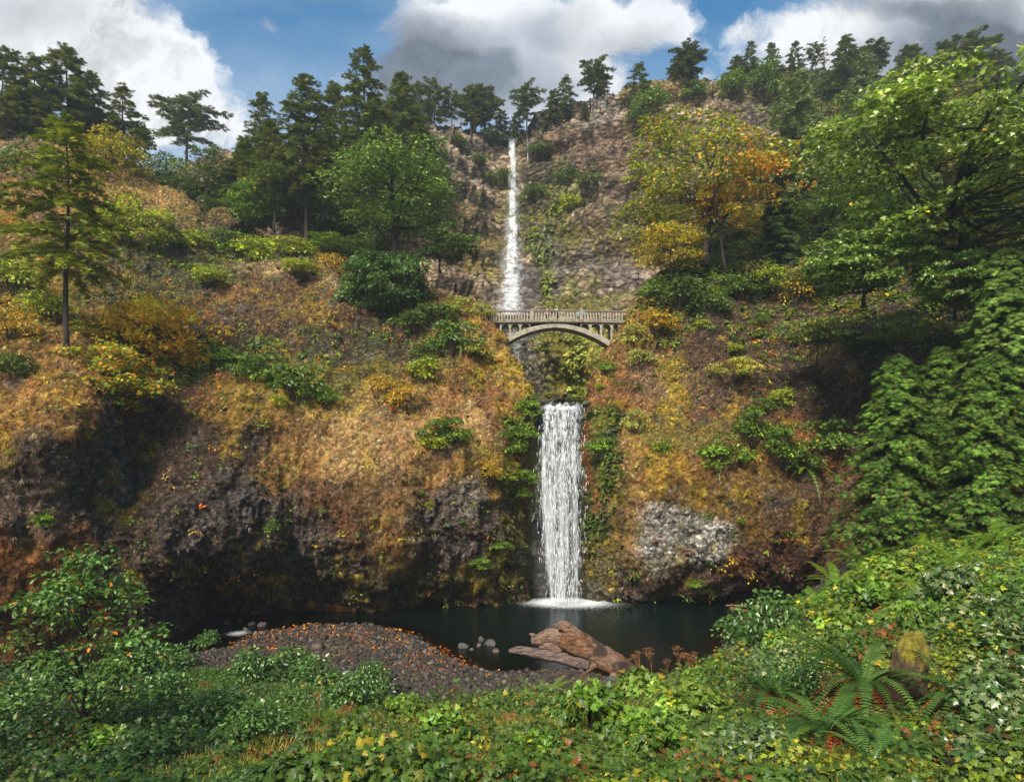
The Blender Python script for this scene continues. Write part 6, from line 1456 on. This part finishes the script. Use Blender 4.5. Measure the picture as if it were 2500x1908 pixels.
# leafy herbs over the whole bank
def herb_field(name, N, rng, pred, palette, label, leaf=(.10, .20), h=(.2, .75), tmpl=MAPLE, nl=9, mat=M_LEAF, spread=.32, patch=None):
    x, y = ground_pts(N, rng, pred); M_ = len(x)
    hh = rng.uniform(h[0], h[1], M_) * (1 + .5 * vnoise(np.stack([x * .45, y * .45, 0 * x], -1), 9)) * (.55 + 1.9 * np.clip(vnoise(np.stack([x * .30, y * .30, 0 * x], -1), 19), 0, 1))
    z0 = gz(x, y)
    k = np.repeat(np.arange(M_), nl); n = len(k)
    th = rng.uniform(0, 6.283, n); r = spread * np.sqrt(rng.random(n)) * (hh[k] / .5 + .4)
    lev = rng.uniform(.45, 1, n)
    T = np.stack([x[k] + r * np.cos(th), y[k] + r * np.sin(th), z0[k] + hh[k] * lev * (1 - .25 * (r / (spread * 2)) ** 2)], -1)
    out = np.stack([np.cos(th), np.sin(th), -.3 + 0 * th], -1)
    R = frames(np.array([0, 0, 1.0]) + out * .35 + rng.normal(0, .33, (n, 3)) + np.array([0, -.25, 0]), out + rng.normal(0, .4, (n, 3)))
    c = pal(rng, M_, palette, .22)[k] * np.exp(rng.normal(0, .16, (n, 1)))
    if patch is not None: c = patch(T, c, rng)
    v, fs, c = instances(tmpl[0], tmpl[1], T, R, rng.uniform(leaf[0], leaf[1], n) * (1 + .012 * (T[:, 1] - 15)), np.clip(c, .004, .8))
    o = mesh_np(name, v, fs, mat, None, c, smooth=False); tag(o, label, 'ground cover', kind='stuff'); return o
_edge = interp([(-900, 1660), (0, 1660), (420, 1645), (560, 1635), (640, 1628), (720, 1662), (850, 1715), (950, 1730), (1250, 1738), (1400, 1728), (1480, 1706), (1540, 1682), (1640, 1668), (1720, 1640), (1760, 1600), (1800, 1540), (1900, 1500), (1975, 1478), (2600, 1100)])
edge_w = [(float(q[0]), float(q[1])) for q in [WP(px_, float(_edge(px_))) for px_ in range(-900, 1976, 25)]]
def veg(x, y):
    X_, Y_ = to_px(np.stack([x, y, gz(x, y)], -1))
    return (Y_ > _edge(X_) + 12 * vnoise(np.stack([x * .5, y * .5, 0 * x], -1), 5) - 3) & (gs(x, y) > .8)
def pn(x, y, f, s): return vnoise(np.stack([x * f, y * f, 0 * x + 3.3], -1), s)
FERNZ = [(2110, 1700, 140, 60), (2020, 1820, 110, 50), (1880, 1730, 80, 40), (2340, 1735, 80, 45), (2225, 1700, 50, 60)]
def clear(x, y):
    k = np.ones(x.shape, bool)
    for q in FERNZ: k &= zone(x, y, *q) > 1
    return k
def grassy(x, y): return (zone(x, y, 1020, 1800, 300, 75) < 1) | (zone(x, y, 640, 1840, 260, 50) < 1) | (zone(x, y, 560, 1700, 190, 50) < 1)
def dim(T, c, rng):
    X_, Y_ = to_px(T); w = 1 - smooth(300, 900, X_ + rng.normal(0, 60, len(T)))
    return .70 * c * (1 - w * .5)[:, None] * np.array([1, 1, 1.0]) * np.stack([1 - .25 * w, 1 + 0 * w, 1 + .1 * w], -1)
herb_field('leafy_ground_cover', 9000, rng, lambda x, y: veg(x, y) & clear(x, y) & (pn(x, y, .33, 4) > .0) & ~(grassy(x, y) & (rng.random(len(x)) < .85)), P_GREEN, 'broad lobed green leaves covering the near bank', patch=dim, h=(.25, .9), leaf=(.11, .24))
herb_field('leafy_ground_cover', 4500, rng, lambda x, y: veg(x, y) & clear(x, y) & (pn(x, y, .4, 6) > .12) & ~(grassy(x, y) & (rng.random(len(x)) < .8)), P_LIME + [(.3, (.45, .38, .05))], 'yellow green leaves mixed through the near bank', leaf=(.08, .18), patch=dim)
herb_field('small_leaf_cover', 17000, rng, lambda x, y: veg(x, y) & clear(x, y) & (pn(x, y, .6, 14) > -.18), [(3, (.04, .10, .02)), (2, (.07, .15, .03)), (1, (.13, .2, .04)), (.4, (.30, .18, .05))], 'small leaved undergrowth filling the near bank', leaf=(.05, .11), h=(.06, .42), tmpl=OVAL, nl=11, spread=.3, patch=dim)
herb_field('silvery_leaf_cover', 900, rng, lambda x, y: veg(x, y) & clear(x, y) & ((zone(x, y, 1890, 1630, 90, 50) < 1) | (zone(x, y, 1830, 1840, 110, 60) < 1) | (zone(x, y, 2460, 1780, 150, 130) < 1) | (zone(x, y, 2380, 1480, 150, 70) < 1)), P_SHEEN, 'pale silvery green maple like leaves on the right of the near bank', leaf=(.12, .22), h=(.35, .95), mat=M_GLOSSLEAF)
herb_field('bank_edge_cover', 5000, rng, lambda x, y: veg(x, y) & (zone(x, y, 2180, 1400, 380, 130) < 1), [(3, (.07, .17, .025)), (2, (.11, .22, .03)), (1, (.05, .12, .02)), (.7, (.20, .24, .03)), (.15, (.45, .36, .05))], 'bright green leaves covering the steep right bank', leaf=(.12, .26), h=(.2, .9), tmpl=CLUMP3, nl=8)
herb_field('fern_bed_cover', 900, rng, lambda x, y: veg(x, y) & ~clear(x, y), [(3, (.04, .10, .025)), (2, (.14, .06, .025)), (1, (.08, .16, .03))], 'low brown and green litter plants around the sword ferns', leaf=(.06, .14), h=(.05, .25), tmpl=OVAL, nl=14, spread=.4)
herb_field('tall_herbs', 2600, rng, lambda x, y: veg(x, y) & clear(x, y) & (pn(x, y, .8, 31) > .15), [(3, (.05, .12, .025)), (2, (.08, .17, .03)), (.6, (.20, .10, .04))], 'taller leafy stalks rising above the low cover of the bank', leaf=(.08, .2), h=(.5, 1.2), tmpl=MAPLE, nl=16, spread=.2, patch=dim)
herb_field('dark_bank_cover', 5000, rng, lambda x, y: veg(x, y) & (zone(x, y, 300, 1730, 480, 100) < 1), [(3, (.03, .075, .022)), (2, (.045, .11, .03)), (.5, (.09, .16, .06))], 'dark green leaves under and around the sapling', leaf=(.08, .17), h=(.3, 1.1), tmpl=OVAL, nl=10)
# grass
N = 60000
x, y = ground_pts(N, rng, lambda x, y: veg(x, y) & ((pn(x, y, .3, 21) > .05) | (zone(x, y, 1050, 1800, 330, 80) < 1)))
T = np.stack([x, y, gz(x, y)], -1)
c = pal(rng, N, [(1.5, (.26, .19, .09)), (2, (.15, .16, .05)), (3, (.08, .13, .03)), (.5, (.15, .07, .035))], .3)
v, fs, c = instances(BLADE[0], BLADE[1], T, frames(rng.normal(0, 1, (N, 3)) + [0, -.6, 0], rng.normal(0, .38, (N, 3)) + [0, 0, 1]), np.stack([rng.uniform(.3, .6, N), rng.uniform(.2, .55, N), np.full(N, .4)], -1), c)
o = mesh_np('meadow_grass', v, fs, M_GRASS, None, c, smooth=False); tag(o, 'mixed dry and green grass between the leafy plants of the near bank', 'grass', kind='stuff')
N = 26000
x, y = ground_pts(N, rng, lambda x, y: (gs(x, y) > 2.5) & ((zone(x, y, 560, 1700, 200, 60) < 1) | (zone(x, y, 780, 1740, 110, 40) < 1)))
if len(x):
    N = len(x); T = np.stack([x, y, gz(x, y)], -1)
    v, fs, c = instances(BLADE[0], BLADE[1], T, frames(rng.normal(0, 1, (N, 3)) + [0, -.6, 0], rng.normal(0, .3, (N, 3)) + [0, 0, 1]), np.stack([rng.uniform(.3, .5, N), rng.uniform(.3, .6, N), np.full(N, .4)], -1), pal(rng, N, [(3, (.035, .11, .012)), (1, (.06, .16, .02))]))
    o = mesh_np('horsetail_grass', v, fs, M_GRASS, None, c, smooth=False); tag(o, 'soft fine dark green grass patch behind the sapling', 'grass', kind='stuff')

# ------------------------------------------------------------------ foreground ferns, plants and dried umbels
F1 = fern('sword_fern', 1.5, 92, P_FERN, nf=34, npin=28, w=.14, dead=20, droop=.95, rise=1.05)
F2 = fern('sword_fern', 1.2, 93, P_FERN, nf=26, npin=24, w=.15, dead=8, droop=1.0, rise=1.05)
F3 = fern('lady_fern', 1.3, 94, P_BRIGHT, nf=14, npin=18, w=.24, droop=.8, rise=.9)
GF = 'ferns on the near bank'
ff = [(F1, 2110, 1720, 330, 'largest dark green sword fern with brown dead fronds in front of the mossy boulder'), (F1, 2020, 1830, 300, 'sword fern low in front of the largest fern'), (F2, 1880, 1730, 230, 'sword fern left of the largest fern'), (F2, 2340, 1740, 240, 'sword fern right of the mossy boulder'), (F2, 2130, 1900, 240, 'sword fern at the bottom edge below the largest fern'),
      (F2, 2210, 1870, 170, 'sword fern at the bottom right of centre of the fern group'), (F3, 1340, 1705, 90, 'light green lady fern on the edge of the gravel bar'), (F3, 1290, 1712, 60, 'small lady fern left of the one at the gravel edge'), (F2, 1190, 1765, 80, 'small dark fern in the middle of the near bank'), (F3, 2100, 1400, 150, 'feathery fern on the crest of the right bank'), (F3, 2040, 1450, 130, 'feathery fern leaning over the edge of the right bank'),
      (F3, 2190, 1340, 150, 'feathery fern highest on the right bank below the cedars'), (F3, 2270, 1330, 130, 'feathery fern right below the cedars'), (F3, 1990, 1500, 110, 'fern at the bottom of the right bank edge'), (F3, 2330, 1400, 150, 'feathery fern in the middle of the right bank'), (F2, 2000, 1540, 110, 'dark fern above the right corner of the pool'), (F3, 2420, 1350, 140, 'feathery fern near the right edge of the bank'),
      (F3, 2160, 1450, 120, 'feathery fern half way down the right bank'), (F3, 2260, 1470, 110, 'smaller feathery fern amid the leaves of the right bank'), (F2, 1990, 1640, 110, 'dark fern behind the silvery leaves'), (F3, 1880, 1530, 70, 'light green fern beside the stump')]
for i, (pr, px, py, w, lab) in enumerate(ff):
    p = at(px, py, 30, 'ground'); k = w / F * p[1] / (2.3 if pr is F1 else 1.9)
    place(pr, p + np.array([0, 0, .30 * k]), k, i * 1.9, lab, 'fern', GF)
B1 = shrub('bush', 1.6, 1.1, 95, P_GREEN, leaf=.15, n_cl=20, per=40, tmpl=MAPLE)
B2 = shrub('bush', 1.6, 1.1, 96, P_MAPLEL, leaf=.15, n_cl=18, per=40, tmpl=MAPLE)
B3 = shrub('bush', 1.6, 1.2, 97, [(3, (.035, .10, .03)), (2, (.06, .15, .05)), (.5, (.14, .24, .14))], leaf=.12, n_cl=22, per=46, mat=M_GLOSSLEAF)
B4 = shrub('bush', 1.6, 1.2, 98, P_SHEEN, leaf=.17, n_cl=18, per=36, tmpl=MAPLE, mat=M_GLOSSLEAF)
B5 = shrub('bush', 1.2, .8, 99, [(3, (.55, .45, .06)), (1, (.40, .34, .04))], leaf=.16, n_cl=8, per=26)
bb = [(B1, 1100, 1830, 150, 'broad leaved green bush in the middle of the near bank'), (B1, 1290, 1880, 150, 'broad leaved bush at the bottom edge right of centre'), (B1, 1450, 1800, 170, 'broad leaved green bush below the dried umbels'), (B2, 1560, 1720, 150, 'fresh green bush right below the dried umbels'), (B2, 1680, 1760, 170, 'fresh green bush left of the sword ferns'), (B1, 1600, 1860, 180, 'green bush at the bottom edge left of the silvery leaves'),
      (B3, 1880, 1600, 170, 'dark green bush overhanging the right corner of the pool'), (B3, 1810, 1570, 120, 'dark leaved bush pointing left over the pool'), (B2, 1730, 1680, 120, 'light green bush at the right edge of the gravel'), (B3, 905, 1705, 110, 'bush at the left edge of the dark gravel'), (B3, 780, 1712, 130, 'green bush below the gravel bar at left'), (B3, 840, 1740, 130, 'dark green bush below the gravel bar'),
      (B3, 715, 1672, 130, 'bushy green plant on the left of the gravel bar'), (B3, 620, 1672, 110, 'bushy green plant left of the gravel bar'), (B3, 500, 1590, 60, 'thin leafy shrub standing before the creek rapids'), (B3, 420, 1640, 120, 'dark bush left of the creek rapids'), (B3, 330, 1660, 130, 'dark bush at the creek bank behind the sapling'), (B3, 520, 1790, 160, 'dark green bush in the left foreground'),
      (B3, 640, 1810, 150, 'dark green bush right of the left foreground bush'), (B3, 370, 1760, 150, 'dark bush right of the sapling trunk'), (B3, 100, 1760, 170, 'dark bush left of the sapling trunk'), (B3, 30, 1830, 160, 'dark bush at the bottom left edge'), (B1, 280, 1860, 150, 'broad leaved bush at the foot of the sapling'), (B4, 300, 1870, 90, 'pale leaved plant near the foot of the sapling'), (B4, 400, 1680, 60, 'small pale leaved plant behind the sapling'),
      (B4, 1890, 1650, 110, 'silvery leaved bush left of the largest sword fern'), (B4, 2040, 1590, 60, 'small silvery plant above the largest sword fern'), (B4, 1820, 1860, 140, 'silvery white leaved bush at the bottom right'), (B4, 2420, 1770, 180, 'large silvery bush in the bottom right corner'), (B4, 2480, 1870, 150, 'silvery bush at the right corner of the bottom edge'), (B4, 2330, 1500, 150, 'silvery leaved bush on the right bank'), (B1, 2420, 1480, 150, 'green bush near the right edge of the bank'),
      (B2, 2200, 1420, 130, 'fresh green bush on the upper right bank'), (B1, 2130, 1500, 130, 'green bush in the middle of the right bank'), (B2, 2050, 1560, 130, 'fresh green bush above the silvery plant'), (B1, 2250, 1550, 110, 'green bush just above the mossy boulder'), (B5, 1725, 1900, 110, 'bright yellow leaved plant at the bottom edge'), (B5, 1040, 1850, 60, 'yellow leaves beside the broad leaved middle bush'), (B5, 410, 1640, 40, 'small yellow leaved plant by the creek bank'), (B2, 870, 1870, 130, 'fresh green bush at the bottom left of centre'), (B1, 980, 1760, 100, 'low green bush right of the gravel edge'),
      (B4, 880, 1700, 50, 'tiny pale plant below the gravel bar'), (B1, 1840, 1420, 20, 'small green sprig above the driftwood jam'), (B2, 1930, 1600, 100, 'leafy plant beside the dark pool corner bush'), (B3, 1960, 1700, 120, 'dark bush between the two left sword ferns'), (B4, 2480, 1600, 130, 'pale bush at the right edge beyond the boulder')]
for i, (pr, px, py, w, lab) in enumerate(bb):
    p = at(px, py, 30, 'ground'); k = w / F * p[1] / (1.6 if pr is not B5 else 1.3)
    place(pr, p - np.array([0, 0, .1 * k]), (k, k, k * R_.uniform(.8, 1.35)), i * 2.3, lab, 'bush', 'leafy bushes on the near bank')
def umbel(seed, H, n=5):
    rng = np.random.default_rng(seed); root = empty('dried_umbel'); g = Geo(); gh = Geo(); col = (.26, .12, .05)
    tops = []
    tube(g, crook(rng, (0, 0, 0), (rng.normal(0, .06), 0, H * .8), 0, 6, .03), .018, 5, col); tops.append(np.array([rng.normal(0, .05), 0, H * .98]))
    for k in range(n): a = rng.uniform(0, 6.28); e = np.array([.28 * math.cos(a), .28 * math.sin(a), H * rng.uniform(.72, 1)]); tube(g, crook(rng, (0, 0, H * rng.uniform(.35, .7)), e, -.1, 5, .05), .01, 4, col, cap=False); tops.append(e)
    for e in tops:
        R0 = rng.uniform(.13, .21)
        for q in range(7):
            a = q * 2.4 + R0 * 40; rr = R0 * math.sqrt((q + .3) / 7); tip = e + np.array([rr * math.cos(a), rr * math.sin(a), .07 - rr * rr * 1.5 + rng.normal(0, .015)])
            tube(gh, [e - [0, 0, .10], tip], .0035, 3, col, cap=False)
            for w in range(5):
                v = PB[0] * np.array([.03, .03, .022]) * rng.uniform(.7, 1.6) + tip + rng.normal(0, .018, 3) * [1, 1, .5]; gh.add(v, PB[1], np.array((.25, .12, .05)) * rng.uniform(.6, 1.5))
    g.build('stem', M_GRASS, root); gh.build('seed_heads', M_GRASS, root, False); return root
U = [umbel(201, 1.5, 6), umbel(202, 1.2, 4), umbel(203, 1.3, 2)]
um = [(1530, 1660, 1610, 0, 'dried brown umbel leftmost right behind the log end'), (1560, 1660, 1595, 0, 'dried brown umbel second from the left by the pool'), (1592, 1660, 1585, 0, 'tallest dried brown umbel cluster by the pool'), (1628, 1665, 1610, 2, 'short dried umbel right of the tallest cluster'), (1658, 1645, 1584, 1, 'slim dried umbel between the tallest cluster and the right corner'), (1678, 1650, 1598, 1, 'dried umbel second from the right by the pool'), (1700, 1650, 1595, 0, 'dried umbel rightmost by the pool'),
      (1365, 1700, 1645, 2, 'dried umbel standing on the gravel below the log'), (1400, 1700, 1658, 2, 'shorter dried umbel on the gravel below the log'), (1430, 1700, 1648, 1, 'dried umbel at the leafy edge below the log'), (2110, 1590, 1540, 0, 'rusty umbel above the largest sword fern'), (2150, 1595, 1535, 0, 'rusty umbel left of the mossy boulder'), (2015, 1730, 1645, 1, 'brown umbel rising among the sword ferns'), (2350, 1730, 1690, 1, 'brown umbel behind the right sword fern'),
      (500, 1740, 1665, 2, 'brown umbel over the dark green grass patch'), (440, 1780, 1710, 1, 'brown umbel right of the sapling'), (780, 1770, 1695, 2, 'brown umbel left below the gravel bar'), (845, 1780, 1725, 1, 'brown umbel right of the grass patch'), (1620, 1880, 1830, 1, 'rusty umbel low among bottom edge leaves')]
for i, (px, py, t_, k_, lab) in enumerate(um):
    p = at(px, py, 40, 'ground'); h = (py - t_) / F * p[1] * 1.05; k = h / (1.5, 1.2, 1.3)[k_]
    place(U[k_], p - np.array([0, 0, .05]), k, i * 1.3, lab, 'dried plant', 'dried umbel plants')
for u in list(U) + [B1, F1]: pass
bpy.context.view_layer.update()

# ------------------------------------------------------------------ haze
bm = bmesh.new(); bmesh.ops.create_cube(bm, size=1)
me = bpy.data.meshes.new('haze'); bm.to_mesh(me); bm.free()
haze = link(bpy.data.objects.new('haze', me)); haze.location = (0, 60, 45); haze.scale = (1260, 1260, 190)
tag(haze, 'thin pale moist air filling the gorge', 'haze', kind='stuff')
m = bpy.data.materials.new('haze'); m.use_nodes = True; nt = m.node_tree; nt.nodes.clear()
pv = _n(nt, 'ShaderNodeVolumePrincipled'); pv.inputs['Density'].default_value = .00033; pv.inputs['Color'].default_value = (.86, .92, .97, 1); pv.inputs['Anisotropy'].default_value = .2
mo = _n(nt, 'ShaderNodeOutputMaterial'); nt.links.new(pv.outputs[0], mo.inputs['Volume']); me.materials.append(m)
